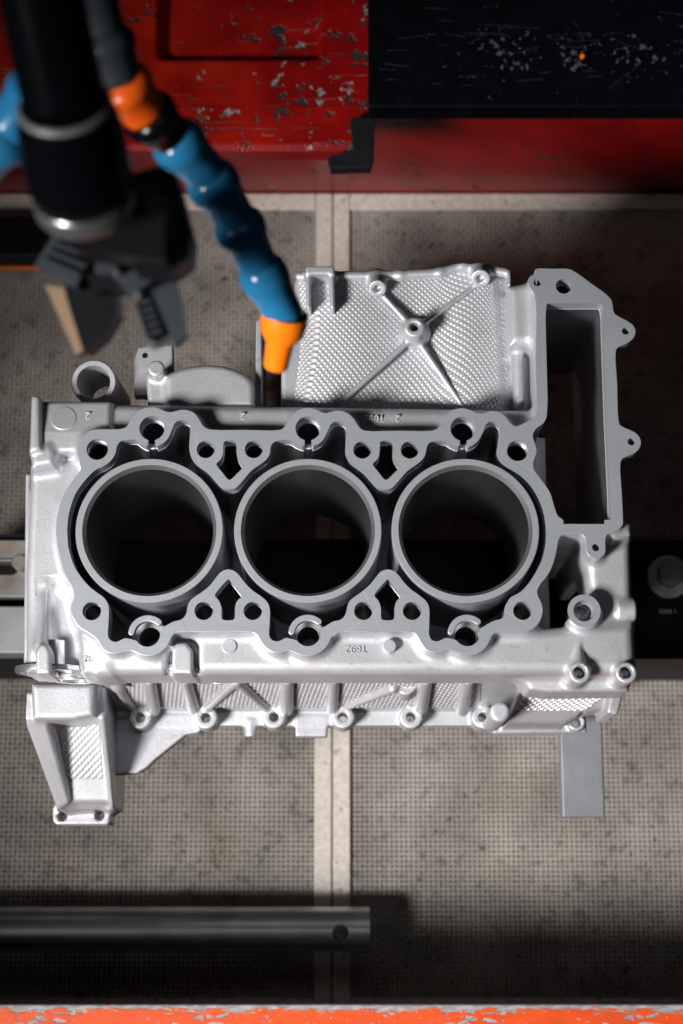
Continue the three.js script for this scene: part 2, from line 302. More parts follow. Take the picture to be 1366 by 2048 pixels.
// outer outline of the machined deck, traced
const rearEdge = [[153.8, 903], [156, 888], [163.7, 872.5], [174.7, 863.7], [187.8, 859], [218.6, 858], [240.5, 857.5], [251.5, 853.8], [257, 847], [262.5, 836], [271, 825], [284.5, 817], [300, 813.8], [315, 815.4], [328, 821], [338, 823.7], [348, 822.6], [361, 819.3], [374.5, 819.8], [387.7, 825], [395, 833], [400.7, 841.7], [407, 851.6], [415, 856.7], [425, 858.9], [490, 859.2], [558.9, 859.3], [567.6, 854.9], [574, 845], [582, 832], [591.8, 822], [605, 816.5], [618, 815.4], [631, 818], [642, 823], [652, 825.3], [662, 823], [671, 821], [682, 821.3], [694, 825], [705, 834], [714, 847], [721.6, 856.7], [730, 860.8], [796, 860.8], [863, 860.8], [874, 857], [882, 848], [889.6, 833], [900.6, 822], [914, 817], [927, 816], [942, 820], [953, 825], [964, 826], [976, 823], [987, 821.5], [1000.5, 825], [1011.5, 833], [1019, 843], [1026, 850], [1033.5, 852], [1042, 849], [1064, 837], [1070, 832], [1072.6, 824], [1072.4, 800], [1070.8, 722], [1069, 590]];
const caseEars = [[1060, 577], [1055, 563.5], [1061, 552], [1070, 547], [1070, 540], [1074.5, 536.8], [1105, 537], [1137.5, 537.5], [1150, 543], [1182, 566], [1213.7, 589], [1224, 601.6], [1228, 624], [1232.7, 629.5], [1264, 647.6], [1271, 659], [1269, 673], [1258, 684], [1236, 695], [1232, 702], [1235, 770], [1238, 843], [1242, 851], [1271, 865], [1281.5, 879], [1280.5, 894], [1271, 905], [1247, 916], [1241.6, 924]];
const casePlain = [[1069, 560], [1074, 536.8], [1137.5, 537.5], [1150, 543], [1213.7, 589], [1224, 601.6], [1228, 624], [1232, 702], [1238, 843], [1241.6, 924]];
const frontEdge = [[1244, 985], [1246.5, 1043], [1245.5, 1050], [1238, 1058], [1224.6, 1064.7], [1215, 1069.4], [1211.3, 1077], [1211.3, 1100], [1208.4, 1109], [1199.9, 1116], [1190, 1117.5], [1179, 1113], [1173, 1103.7], [1170, 1077], [1163.7, 1069.4], [1146, 1068.5], [1129.4, 1068.5], [1121, 1072.3], [1116.7, 1081], [1113.3, 1101.8], [1104.5, 1132], [1095, 1151], [1079.6, 1170.6], [1075, 1181.6], [1076.3, 1191.5], [1083, 1204.7], [1086, 1220], [1083, 1235.4], [1074, 1250.8], [1062, 1259.6], [1051, 1262.9], [1020, 1264.5], [994, 1265], [985, 1270.5], [979.7, 1281.5], [969.8, 1297], [956.6, 1306.8], [941, 1311], [923.7, 1309], [908, 1303.5], [897, 1301], [884, 1304.6], [871, 1306], [861, 1304], [850, 1298], [840, 1283.7], [832.5, 1270.5], [823.7, 1265], [750, 1265], [678.8, 1265], [671, 1270.5], [664, 1273.5], [655.5, 1290], [642, 1303.5], [622.5, 1311.8], [605, 1311], [589.6, 1305.7], [577.5, 1301.7], [563, 1305.7], [550, 1305.7], [537, 1300], [526, 1290], [519, 1279], [513.8, 1270.5], [504, 1265], [440, 1264.6], [362, 1264.4], [352, 1266], [343.8, 1273], [338, 1286], [328, 1299], [311, 1310], [295.5, 1312], [280, 1309], [264.7, 1302], [252.6, 1302.4], [240.5, 1305.7], [227.4, 1307.4], [214, 1304.6], [203, 1294.7], [196.6, 1283.7], [187.8, 1273.8], [174.7, 1265], [159, 1255], [147, 1237.6], [141.7, 1222], [142.8, 1209], [148, 1196], [144.6, 1178], [130, 1152.5], [121, 1123], [113.5, 1085], [111.6, 1055], [117, 1020], [128, 988], [142.7, 965], [157, 947], [161, 936], [159, 925]];
const outer = rounded(poly([...rearEdge, ...caseEars, ...frontEdge])), outerPlain = rounded(poly([...rearEdge, ...casePlain, ...frontEdge]));
// water jacket opening: the middle unit is traced, the others follow one bore pitch away
const k1 = holeAt(304, 856.5, 26.5), k2 = holeAt(616, 856.8, 26.3), k3 = holeAt(926, 857.5, 26.3);
const f1 = holeAt(295, 1268.4, 26.5), f2 = holeAt(615.5, 1267.3, 26.5), f3 = holeAt(934.5, 1267.3, 26.5);
const arcPts = (h, a0, a1, n) => Array.from({ length: n }, (_, i) => { const a = a0 + (a1 - a0) * i / (n - 1); return [h.x + h.r * Math.cos(a), h.z + h.r * Math.sin(a)]; });
const D2R = Math.PI / 180;
function keySlot(h) {                                          // out of the jacket, round the key hole and back
  const w = 0.0026; return [[h.x - w * 1.25, h.z + h.r * 1.38], [h.x - w, h.z + h.r * 1.2], ...arcPts(h, 107 * D2R, 433 * D2R, 26), [h.x + w, h.z + h.r * 1.2], [h.x + w * 1.25, h.z + h.r * 1.38]];
}
const sh = (pts, from, to) => { const a = W(from, 1060)[0], b = W(to, 1060)[0]; return pts.map(([x, z]) => [x + b - a, z]); };
const seg = (pts) => rounded(poly(pts), false, 3);
const rearV = (rightOf) => seg(rightOf);
const jacket = [
  ...seg([[133, 1060], [136, 1030], [147, 993], [157, 975.6], [174.7, 953.7], [192, 938], [205.4, 931.8], [218.6, 923], [227, 912], [230.7, 903], [232.9, 892], [240.5, 882], [253.7, 879], [271, 879], [280, 885.6], [288.9, 890.7]]),
  ...keySlot(k1),
  ...seg([[320, 889], [328, 884], [335, 875.8], [342.7, 859], [348, 847], [356, 840.6], [365.7, 839], [376.7, 842.8], [381, 852.7], [380.6, 875], [380, 900], [386, 919.5], [398.5, 931.8], [414, 942.7], [436, 967], [444.7, 974.6], [457.8, 977], [471, 974.6], [484, 961.4], [501.8, 940.5], [523.7, 925], [533.6, 916.4], [538.7, 905.4], [540, 894.4], [545.7, 884.5], [556.7, 880], [580.8, 880], [591.8, 886.7], [602, 891]]),
  ...keySlot(k2),
  ...seg([[632, 889], [640, 884.5], [646.7, 876.9], [655.5, 859], [661, 848], [669, 842.5], [678, 841], [688, 844], [693, 853], [692.5, 876], [692, 901], [698, 921], [710.6, 933], [725, 943], [748, 968.5], [756, 975.5], [769, 978], [782, 975.5], [795, 962.5], [813, 942], [834, 927], [844, 918], [850, 906.5], [852, 895], [857, 886], [868, 881], [892, 881], [902.5, 887], [912, 891.5]]),
  ...keySlot(k3),
  ...seg([[942, 891], [950, 886], [957, 878], [965, 861], [971, 848.5], [978, 843], [987, 841.5], [997, 845], [1002, 855], [1000, 880], [996, 905], [1001, 920], [1012, 931], [1026, 939], [1045, 951], [1065, 972], [1080, 999], [1089, 1025], [1093.5, 1060], [1092, 1090], [1085, 1120], [1072, 1146], [1056, 1170], [1040, 1186], [1023, 1195], [1016, 1204], [1013, 1220], [1010, 1231], [1002, 1239], [990, 1242], [978, 1248], [963, 1257]]),
  ...arcPts(f3, -15 * D2R, 140 * D2R, 16),
  ...seg([[912, 1281.5], [902, 1278.5], [891, 1277], [882, 1281.5], [872, 1284], [861, 1279], [857, 1269], [857, 1253], [857, 1215.6], [851, 1203], [840, 1193], [823, 1181], [807.5, 1166], [797, 1152], [787.5, 1143.5], [775.5, 1140], [762.5, 1144], [755, 1152], [739, 1171.7], [722, 1186], [709, 1195], [700.5, 1202.5], [695, 1215.6], [693.5, 1224.4], [689, 1234], [680, 1241], [667, 1244], [655, 1251], [646, 1256]]),
  ...arcPts(f2, -15 * D2R, 140 * D2R, 16),
  ...seg([[593, 1282], [583, 1279], [571, 1277], [563, 1281.5], [553.4, 1284], [542, 1280], [537, 1270.5], [537.6, 1253], [538, 1215.6], [532.5, 1203.6], [521.5, 1193.7], [504, 1181.6], [488.6, 1166], [477.6, 1152], [468.8, 1143.6], [456.7, 1139.9], [443.6, 1144], [435.9, 1152], [420.5, 1171.7], [403, 1186], [389.8, 1194.8], [381, 1202.5], [375.5, 1215.6], [374.5, 1224.4], [370, 1234], [361, 1241], [348, 1244], [335, 1250.8], [326, 1256]]),
  ...arcPts(f1, -15 * D2R, 140 * D2R, 16),
  ...seg([[272, 1282.5], [260, 1279], [249.3, 1277.8], [239.4, 1282.6], [229.6, 1285], [218.6, 1280], [214.6, 1270.5], [215.3, 1253], [216.4, 1217.8], [213, 1204.7], [205.4, 1194.8], [194.4, 1187], [179, 1175], [165.9, 1160.7], [152.7, 1143], [143, 1122], [135, 1092]]),
];
const windowPts = rounded(poly([[1091.4, 613], [1095, 606.2], [1105, 605.6], [1150, 605.5], [1195, 605.4], [1202, 606], [1205.8, 612], [1208, 660], [1214, 830], [1222.6, 1030], [1222, 1038], [1218, 1040.8], [1210, 1041], [1209.6, 1048.6], [1200, 1049], [1135, 1049], [1125.8, 1048.6], [1125.4, 1041], [1115, 1033], [1105.7, 1008], [1099, 986], [1083, 962], [1067.6, 941], [1065, 925], [1072, 903], [1067.6, 884], [1064, 870], [1071, 857], [1086.6, 844.5], [1092.6, 830], [1092, 720]]));
const vRear = [[446.5, 884], [449, 881.5], [471, 881], [473.5, 888], [475, 912], [481, 924], [487.5, 932.8], [474, 949], [462, 960], [459, 960.8], [454.5, 959], [444, 946], [432.5, 931.5], [431.7, 927], [440, 918.5], [444.6, 907], [445.6, 890]];
const vFront = [[456.8, 1157.5], [462, 1162], [473, 1176], [483, 1189.3], [484, 1194], [475.4, 1202.5], [471, 1215.6], [470.5, 1236], [466.6, 1240.8], [446, 1240.8], [442.5, 1237.5], [441.4, 1215.6], [437, 1202.5], [428.2, 1191.5], [429.3, 1188], [440, 1174], [452, 1160.7]];
const shiftPx = (pts, dx) => pts.map(([x, y]) => [x + dx, y]);
const bolts = [[194.4, 898.8, 22.6], [411.3, 898.8, 19.1], [507.2, 898.8, 19.1], [724.5, 899.8, 19.1], [819.3, 899.8, 19.1], [1035, 901.5, 22.4], [183.4, 1222.2, 19.7], [407.3, 1221.8, 19.6], [505.5, 1221.8, 19.6], [726.6, 1221.8, 19.6], [824.1, 1221.8, 19.6], [1045, 1221.6, 19.7]];
const caseHoles = [[1074.5, 565.4, 8.6], [1127.2, 572.6, 16.7], [1251, 662.3, 8.4], [1262.5, 883.7, 8.4], [1191.5, 1095, 8.6]];
const holeLoops = [];
for (const [x, y, r] of [...bolts, ...caseHoles]) { const h = holeAt(x, y, r); holeLoops.push(circle(h.x, h.z, h.r, 36)); }
const pockets = [vRear, shiftPx(vRear, 313), vFront, shiftPx(vFront, 319)].map((p) => rounded(poly(p)));
const deckShape = shapeOf(outer, [jacket, windowPts, ...pockets, ...holeLoops]);
part('deck_face', slab(deckShape, DECK, 0.012, 0.00035), M.deck, block, 'flat milled grey deck face with bolt holes and V shaped bridges');
const wallShape = shapeOf(outerPlain, [jacket, windowPts, ...pockets, ...holeLoops.slice(0, 12), holeLoops[13]]);
part('inner_wall', slab(wallShape, DECK - 0.0121, 0.14, 0), M.jacket, block);
// jacket floor with bores cut out
const bores = [holeAt(298.5, 1060, 147.8), holeAt(615.7, 1060, 147.8), holeAt(931, 1060, 147.8)];
const SCB = SC(1060);
part('jacket_floor', slab(shapeOf(jacket, bores.map((b) => circle(b.x, b.z, b.r - 0.001, 72))), DECK - 0.105, 0.01, 0), M.jacket, block);
bores.forEach((b) => {
  const R = 147.6 / SCB, r1 = 134.2 / SCB, r0 = 127.4 / SCB, o = new THREE.Vector3(b.x, DECK, b.z);
  const g = flatLathe([[R, -0.114], [R, -0.0005], [R - 0.0004, 0], [r1, 0]].map(([r, h]) => [r, h]), o, new THREE.Vector3(0, 1, 0), 120);
  const lin = part('cylinder_liner', planarUV(g), M.ring, block);
  part('chamfer', planarUV(flatLathe([[r1, 0], [r0, -0.0032]], o, new THREE.Vector3(0, 1, 0), 120)), M.chamfer ??= matte(0.48, 0.48, 0.52, 0.35, 0.9), lin);
  const bg = latheAlong([[r0, -0.0032], [r0, -0.135], [r0 + 0.004, -0.135], [r0 + 0.004, -0.08]], o, new THREE.Vector3(0, 1, 0), 120);
  part('bore_wall', bg, M.bore, lin);
});
// hook shaped bridges over the front bolt wells
for (const h of [f1, f2, f3]) {
  const ro = h.r * 1.47, m = (h.r + ro) / 2, e = (ro - h.r) / 2;
  const cap = (a, s) => Array.from({ length: 7 }, (_, i) => { const t = s * (i + 1) / 8 * Math.PI; const c = Math.cos(a), q = Math.sin(a); return [h.x + m * c + e * (c * Math.cos(t) - q * Math.sin(t)), h.z + m * q + e * (q * Math.cos(t) + c * Math.sin(t))]; });
  const a0 = 188 * D2R, a1 = 312 * D2R;
  const pts = [...arcPts({ ...h, r: ro }, a0, a1, 26), ...cap(a1, 1), ...arcPts(h, a1, a0, 26), ...cap(a0, -1).reverse().map((q) => q)];
  const o = [...arcPts({ ...h, r: ro }, a0, a1, 26)];
  const i2 = arcPts(h, a1, a0, 26);
  const endCap = (a) => { const c = [h.x + m * Math.cos(a), h.z + m * Math.sin(a)]; return c; };
  const c1 = endCap(a1), c0 = endCap(a0);
  const cap1 = Array.from({ length: 7 }, (_, k) => { const t = a1 + (k + 1) / 8 * Math.PI; return [c1[0] + e * Math.cos(t), c1[1] + e * Math.sin(t)]; });
  const cap0 = Array.from({ length: 7 }, (_, k) => { const t = a0 + Math.PI + (k + 1) / 8 * Math.PI; return [c0[0] + e * Math.cos(t), c0[1] + e * Math.sin(t)]; });
  part('hook_bridge', slab(shapeOf([...o, ...cap1, ...i2, ...cap0]), DECK - 0.0002, 0.006, 0.0004), M.deck, block);
  const well = circle(h.x, h.z, h.r * 1.42, 40), inn = circle(h.x, h.z, h.r, 40);
  part('bolt_well', slab(shapeOf(well, [inn]), DECK - 0.016, 0.055, 0.0015), M.cast, block);
}
for (const h of [k1, k2, k3]) part('bolt_well', slab(shapeOf(circle(h.x, h.z, h.r * 1.25, 40), [circle(h.x, h.z, h.r * 0.93, 40)]), DECK - 0.0125, 0.055, 0.0008), M.jacket, block);
// threads in the two counterbored corner holes
for (const [x, y, r] of [bolts[0], bolts[5]]) for (let k = 0; k < 3; k++) { const h = holeAt(x, y, r), g = new THREE.TorusGeometry(h.r * 0.97, 0.0005, 6, 40); g.rotateX(Math.PI / 2); g.translate(h.x, DECK - 0.006 - k * 0.0016, h.z); part('thread_ring', planarUV(g), M.bright, block); }

// ---- the cast outside
const fOut = new Field(outerPlain, 0.02);
const zRear = W(683, 868, 0.012)[1], rearFall = (x, z) => 0.17 * Math.max(0, zRear - z);
const cast = [
  [prism([[70, 799], [222, 799], [222, 905], [70, 905]], 0.0065, 0.07, 0.003, 0.0075, rearFall), 0.002],
  [prism([[62, 789], [80, 790], [82, 900], [58, 905]], 0.002, 0.07, 0.0025), 0.001],
  [prism([[200, 803], [640, 809], [1064, 816], [1078, 840], [1060, 880], [200, 880]], 0.0105, 0.07, 0.0065, 0.012, rearFall), 0.003],
  [prism([[58, 893], [100, 884], [114, 905], [108, 930], [62, 938]], 0.0045, 0.07, 0.0045), 0.003],
  [prism([[60, 930], [165, 915], [170, 1300], [205, 1345], [50, 1345], [50, 1150]], 0.019, 0.07, 0.006), 0.006],
  [prism([[50, 945], [60, 945], [58, 1345], [46, 1345]], 0.03, 0.07, 0.002, 0.03), 0.002],
  [capsule([97, 1175, 0.021], [86, 1290, 0.016], 0.002, 0.005), 0.008],
  [prism([[175, 1250], [1080, 1255], [1270, 1240], [1276, 1348], [190, 1348]], 0.0105, 0.062, 0.0075), 0.006],
  [prism([[190, 1335], [965, 1335], [965, 1357], [190, 1357]], 0.04, 0.062, 0.001, 0.04), 0.002],
  [prism([[1168, 1105], [1200, 1060], [1262, 1042], [1267, 1260], [1190, 1260]], 0.015, 0.07, 0.006), 0.005],
  [prism([[1215, 1062], [1246, 1042], [1264, 1043], [1264, 1070], [1226, 1080]], 0.005, 0.07, 0.004), 0.004],
  [prism([[1028, 1338], [1262, 1342], [1258, 1383], [1100, 1385], [1060, 1380]], 0.03, 0.07, 0.003, 0.03), 0.006],
  [post(1168, 1222, 37, 0.0035, 0.08, 0.003), 0.004],
  [rod([1230, 1220, 0.02], [1271, 1220, 0.02], 0.0078, 0.002), 0.003],
  [post(1160, 1345, 22, 0.003, 0.06), 0.004],
  [post(1253, 1345, 22, 0.003, 0.06), 0.003],
  [capsule([1158, 1288, 0.0115], [1158, 1335, 0.008], 0.0008, 0.0052), 0.002],
  // rear cover and what stands on it
  [prism([[592, 552], [760, 552], [930, 540], [1015, 545], [1030, 700], [1030, 840], [562, 840], [562, 700], [580, 600]], 0.0375, 0.1, 0.003, 0.037), 0.002],
  [prism([[1014, 572], [1058, 562], [1072, 580], [1072, 690], [1018, 692]], 0.01, 0.1, 0.006, 0.012), 0.006],
  [prism([[1026, 690], [1047, 690], [1050, 800], [1029, 815]], 0.02, 0.1, 0.0045, 0.02), 0.004],
  [prism([[1012, 600], [1074, 560], [1074, 845], [1022, 845]], 0.034, 0.1, 0.003, 0.034), 0.004],
  [prism([[1016, 548], [1022, 540], [1024, 570], [1014, 575]], 0.022, 0.1, 0.001, 0.022), 0.002],
  [prism([[611, 531], [669, 531], [669, 548], [611, 548]], 0.013, 0.08, 0.0012, 0.013), 0.002],
  [prism([[611, 545], [622, 545], [622, 616], [613, 618]], 0.014, 0.08, 0.0015, 0.014), 0.002],
  [prism([[657, 545], [669, 545], [670, 616], [661, 618]], 0.014, 0.08, 0.0015, 0.014), 0.002],
  [capsule([600, 553, 0.027], [800, 551, 0.027], 0.0034, 0.0034), 0.003],
  [capsule([800, 551, 0.027], [880, 546, 0.027], 0.0034, 0.0034), 0.003],
  [capsule([880, 546, 0.027], [925, 533, 0.027], 0.0034, 0.0034), 0.003],
  [capsule([925, 533, 0.027], [1010, 545, 0.027], 0.0034, 0.0034), 0.003],
  [rod([755, 552, 0.033], [755, 578, 0.020], 0.0062), 0.003],
  [rod([961, 533, 0.033], [961, 558, 0.020], 0.0066), 0.003],
  [post(829, 654, 21, 0.011, 0.08), 0.004],
  [capsule([829, 668, 0.032], [829, 668, 0.033], 0.011, 0.011), 0.004],
  [capsule([829, 660, 0.027], [765, 590, 0.027], 0.0021, 0.0018), 0.002],
  [capsule([829, 660, 0.027], [950, 572, 0.027], 0.0021, 0.0018), 0.002],
  [capsule([829, 672, 0.025], [680, 806, 0.0262], 0.0022, 0.0022), 0.002],
  [capsule([829, 672, 0.027], [925, 812, 0.030], 0.0021, 0.0019), 0.002],
  // pump side: column, lobe
  [post(312, 736, 17, 0.014, 0.1, 0.0012), 0.003],
  [prism([[330, 815], [330, 750], [345, 741], [365, 734], [390, 729], [418, 727], [445, 729.5], [470, 736], [490, 746], [503, 758], [509, 772], [509, 815]], 0.02, 0.1, 0.004, 0.02), 0.003],
  [prism([[290, 745], [335, 745], [335, 815], [296, 815]], 0.024, 0.1, 0.003, 0.024), 0.004],
];
const cuts = [
  [prism([[106, 1185], [130, 1185], [142, 1235], [160, 1300], [158, 1380], [114, 1380]], -0.01, 0.0235, 0.004, 0.02), 0.015],
  [prism([[334, 1283], [348, 1270], [384, 1272], [396, 1290], [396, 1350], [334, 1350]], -0.01, 0.021, 0.002, 0.012), 0.004],
  [capsule([136, 945, 0.008], [128, 985, 0.01], 0.006, 0.006), 0.006],
  [prism([[1116, 1072], [1160, 1072], [1162, 1140], [1150, 1238], [1092, 1238], [1100, 1150]], -0.01, 0.085, 0.003, 0.02), 0.006],
];
const late = [
  [prism([[158, 1268], [190, 1278], [222, 1312], [222, 1347], [164, 1347]], 0.0112, 0.06, 0.005), 0.006],
  [prism([[71, 1348], [71, 1302], [80, 1287], [92, 1287], [101, 1302], [101, 1348]], 0.007, 0.05, 0.002), 0.003],
  [prism([[343, 1348], [344, 1294], [354, 1285], [372, 1285], [385, 1300], [386, 1348]], 0.006, 0.05, 0.002), 0.003],
];
const drills = [post(1168, 1221, 21, -0.02, 0.2, 0.0002, 0.0035), post(1160, 1344, 12, -0.02, 0.045, 0.0002, 0.003), post(1253, 1344, 12, -0.02, 0.045, 0.0002, 0.003), post(829, 653, 8.5, 0, 0.035, 0.0002, 0.011), rod([755, 572, 0.023], [755, 584, 0.017], 0.0024, 0.0002), rod([961, 552, 0.023], [961, 564, 0.017], 0.0026, 0.0002)];
const unite = (v, list, x, d, z) => { for (let i = 0; i < list.length; i++) { const f = list[i][0]; if (!out(f.b, x, d, z)) v = smin(v, f(x, d, z), list[i][1]); } return v; };
function bodySd(x, d, z) {
  const o = fOut.sd(x, z);
  if (o < -0.0125) return -o - 0.0022;
  const wall = prismSd(o - 0.0003, d, 0.0012, 0.09, 0.0006);
  let v = unite(NEAR, cast, x, d, z);
  for (let i = 0; i < cuts.length; i++) if (!out(cuts[i][0].b, x, d, z)) v = smax(v, -cuts[i][0](x, d, z), cuts[i][1]);
  v = unite(smin(v, wall, 0.006), late, x, d, z);
  for (let i = 0; i < drills.length; i++) if (!out(drills[i].b, x, d, z)) v = Math.max(v, -drills[i](x, d, z));
  return Math.max(v, -(o + 0.0022));
}
{
  const lo = W(36, 520, 0), hi = W(1300, 1396, 0);
  part('casting', netMesh(bodySd, [lo[0], -0.002, lo[1] - 0.008], [hi[0], 0.103, hi[1]], 0.0014), M.cast, block, 'sand blasted silver casting with rails, bosses and ribs');
}
for (const [px, py, rp, d, dn] of [[458, 1292, 15, 0.0092, 0.006], [779, 1292, 13.5, 0.0045, 0.012], [127, 836, 26, 0.0076, 0.006]]) {
  const [x, z] = W(px, py, d), R = rp / SC(py, d), g = flatLathe([[R, -dn], [R, -0.0004], [R - 0.0005, 0], [0, 0]], new THREE.Vector3(x, DECK - d, z), dn === 0.006 && py < 900 ? new THREE.Vector3(0, 1, -0.17) : new THREE.Vector3(0, 1, 0), 44);
  part('cast_pad', planarUV(g), M.cast, block);
}
// dark floors of the drilled bosses
for (const [px, py, rp, d] of [[1168, 1221, 20, 0.05], [1160, 1344, 11.5, 0.03], [1253, 1344, 11.5, 0.03]]) { const [x, z] = W(px, py, 0.003), R = rp / SC(py, 0.003); part('socket', planarUV(flatLathe([[R, -d + 0.006], [R * 0.8, -0.012], [R * 0.8, -d], [0, -d]], new THREE.Vector3(x, DECK, z), new THREE.Vector3(0, 1, 0))), M.bright, block); }
{ const [x, z] = W(1168, 1222, 0.0035), s = SC(1222, 0.0035); part('port_face', planarUV(flatLathe([[33 / s, 0], [33 / s, 0.0005], [21.5 / s, 0.0005], [20 / s, -0.004], [17 / s, -0.006]], new THREE.Vector3(x, DECK - 0.0034, z), new THREE.Vector3(0, 1, 0))), M.deck, block); }

// ---- lower crankcase: front skirt
const zf = (py, d) => W(683, py, d)[1];
const prof = [[zf(1338, 0.058), 0.058], [zf(1354, 0.066), 0.066], [zf(1414, 0.138), 0.138], [zf(1422, 0.146), 0.146], [zf(1452, 0.147), 0.147], [zf(1455, 0.157), 0.157], [zf(1415, 0.157), 0.157], [zf(1335, 0.075), 0.075]];
const skirtF = new Field(prof, 0.03);
const onSkirt = (px, t) => { const d = mix(0.068, 0.137, t), z = mix(prof[1][0], prof[2][0], (d - 0.066) / 0.072); return [W(px, mix(1356, 1432, t), d)[0], d, z]; };
const offSkirt = (px, t, o = 0.0025) => { const q = onSkirt(px, t); return [q[0], q[1] - o * 0.55, q[2] + o * 0.83]; };
const cap3 = (A, B, ra, rb) => { const R = Math.max(ra, rb), e = B.map((q, i) => q - A[i]), il = 1 / (e[0] ** 2 + e[1] ** 2 + e[2] ** 2); return bound((x, d, z) => { const wx = x - A[0], wd = d - A[1], wz = z - A[2], t = clamp((wx * e[0] + wd * e[1] + wz * e[2]) * il, 0, 1); return Math.sqrt((wx - e[0] * t) ** 2 + (wd - e[1] * t) ** 2 + (wz - e[2] * t) ** 2) - mix(ra, rb, t); }, Math.min(A[0], B[0]) - R, Math.max(A[0], B[0]) + R, Math.min(A[1], B[1]) - R, Math.max(A[1], B[1]) + R, Math.min(A[2], B[2]) - R, Math.max(A[2], B[2]) + R); };
const xs0 = W(212, 1400, 0.1)[0], xs1 = W(1046, 1400, 0.1)[0];
const skirt = [[(x, d, z) => { const a = skirtF.sd(z, d); return Math.max(a, xs0 - x, x - xs1); }, 0.001]];
const ribs = [[300, 308, 0.0042], [372, 388, 0.0038], [575, 573, 0.0042], [668, 664, 0.0036], [852, 842, 0.0042], [936, 925, 0.0042]];
for (const [a, b, r] of ribs) skirt.push([cap3(offSkirt(a, -0.03), offSkirt(b, 1.02), r, r * 1.1), 0.0025]);
for (const [a, t0, b, t1] of [[474, 0, 415, 0.95], [474, 0, 532, 0.95], [786, 0.25, 700, 0.85], [228, 0, 262, 0.9]]) skirt.push([cap3(offSkirt(a, t0), offSkirt(b, t1), 0.0035, 0.0028), 0.002]);
const nuts = [[280, 1435], [412, 1435], [548, 1434], [686, 1434], [822, 1434], [966, 1434]];
for (const [px, py] of nuts) { skirt.push([post(px, py, 23, 0.131, 0.157), 0.0015]); skirt.push([capsule([px, py - 18, 0.15], [px + 1, py - 42, 0.126], 0.0066, 0.005), 0.002]); }
skirt.push([rod([501, 1440, 0.15], [501, 1474, 0.15], 0.0045, 0.0008), 0.002]);
skirt.push([rod([812, 1372, 0.085], [812, 1386, 0.1], 0.0062, 0.001), 0.003]);
skirt.push([prism([[590, 1430], [655, 1430], [655, 1474], [590, 1474]], 0.146, 0.157, 0.0015, 0.146), 0.002]);
skirt.push([prism([[310, 1428], [400, 1428], [400, 1466], [372, 1470], [310, 1520], [296, 1534], [275, 1547], [230, 1550], [228, 1440]], 0.1455, 0.157, 0.0016, 0.146), 0.003]);
skirt.push([post(1000, 1424, 21, 0.075, 0.14, 0.003), 0.004]);
skirt.push([prism([[955, 1425], [1130, 1436], [1172, 1430], [1175, 1466], [990, 1468], [960, 1450]], 0.149, 0.16, 0.002, 0.149), 0.002]);
skirt.push([post(1153, 1444, 18, 0.143, 0.16), 0.002]);
skirt.push([prism([[1040, 1376], [1235, 1376], [1222, 1412], [1180, 1420], [1140, 1440], [1020, 1440]], 0.09, 0.125, 0.003, 0.09, (x, z) => 1.15 * (z - zf(1376, 0.09))), 0.003]);
skirt.push([prism([[1222, 1382], [1248, 1382], [1236, 1430], [1214, 1426]], 0.082, 0.14, 0.0015, 0.082), 0.002]);
const skDrill = [...nuts.map(([px, py]) => post(px, py, 9.2, 0.1, 0.17, 0.0002, 0.131)), post(1153, 1444, 10, 0.1, 0.17, 0.0002, 0.143), rod([812, 1380, 0.094], [812, 1392, 0.107], 0.0036, 0.0002)];
const skirtSd = (x, d, z) => { let v = unite(NEAR, skirt, x, d, z); for (const f of skDrill) if (!out(f.b, x, d, z)) v = Math.max(v, -f(x, d, z)); return v; };
{ const lo = W(190, 1320, 0.06), hi = W(1275, 1575, 0.15); part('crankcase_skirt', netMesh(skirtSd, [lo[0], 0.055, lo[1]], [hi[0], 0.166, hi[1]], 0.0013), M.cast, block, 'ribbed lower skirt with a row of drilled bolt bosses'); }

// knurled panels: pyramids pressed out of a sheet
function knurlSheet(nu, nv, pos, pitch, height, ang = 45) {
  const p = [], idx = [], e = 1e-4;
  const c = Math.cos(ang * D2R), s = Math.sin(ang * D2R);
  for (let j = 0; j <= nv; j++) for (let i = 0; i <= nu; i++) {
    const u = i / nu, v = j / nv, o = pos(u, v), a = pos(u + e, v).sub(o), b = pos(u, v + e).sub(o), lu = a.length() / e, lv = b.length() / e;
    const n = b.cross(a).normalize(); if (n.y < 0) n.negate();
    const x = u * lu, y = v * lv, q = (x * c + y * s) / pitch, w = (-x * s + y * c) / pitch;
    const tri = (t) => Math.abs(((t % 1) + 1) % 1 - 0.5) * 2;
    const edge = Math.min(smooth(0, 0.02, u), smooth(0, 0.02, 1 - u), smooth(0, 0.03, v), smooth(0, 0.03, 1 - v));
    o.addScaledVector(n, height * edge * Math.min(1, 1.25 * Math.min(1 - tri(q), 1 - tri(w)) * (1 + 0.12 * noise(x * 400, y * 400))));
    p.push(o.x, o.y, o.z);
  }
  for (let j = 0; j < nv; j++) for (let i = 0; i < nu; i++) { const a = j * (nu + 1) + i, b = a + nu + 1; idx.push(a, b, a + 1, b, b + 1, a + 1); }
  const g = new THREE.BufferGeometry(); g.setAttribute('position', new THREE.Float32BufferAttribute(p, 3)); g.setIndex(idx); g.computeVertexNormals();
  return planarUV(g);
}
const skirtPos = (px0, px1, t0, t1) => (u, v) => { const [x, d, z] = onSkirt(mix(px0, px1, u), mix(t0, t1, v)); return new THREE.Vector3(x, DECK - d + 0.0002, z + 0.0006); };
part('knurled_panel', knurlSheet(560, 150, skirtPos(232, 960, 0.0, 0.98), 0.0041, 0.0015), M.knurl, block, 'fine knurled texture between the skirt ribs');
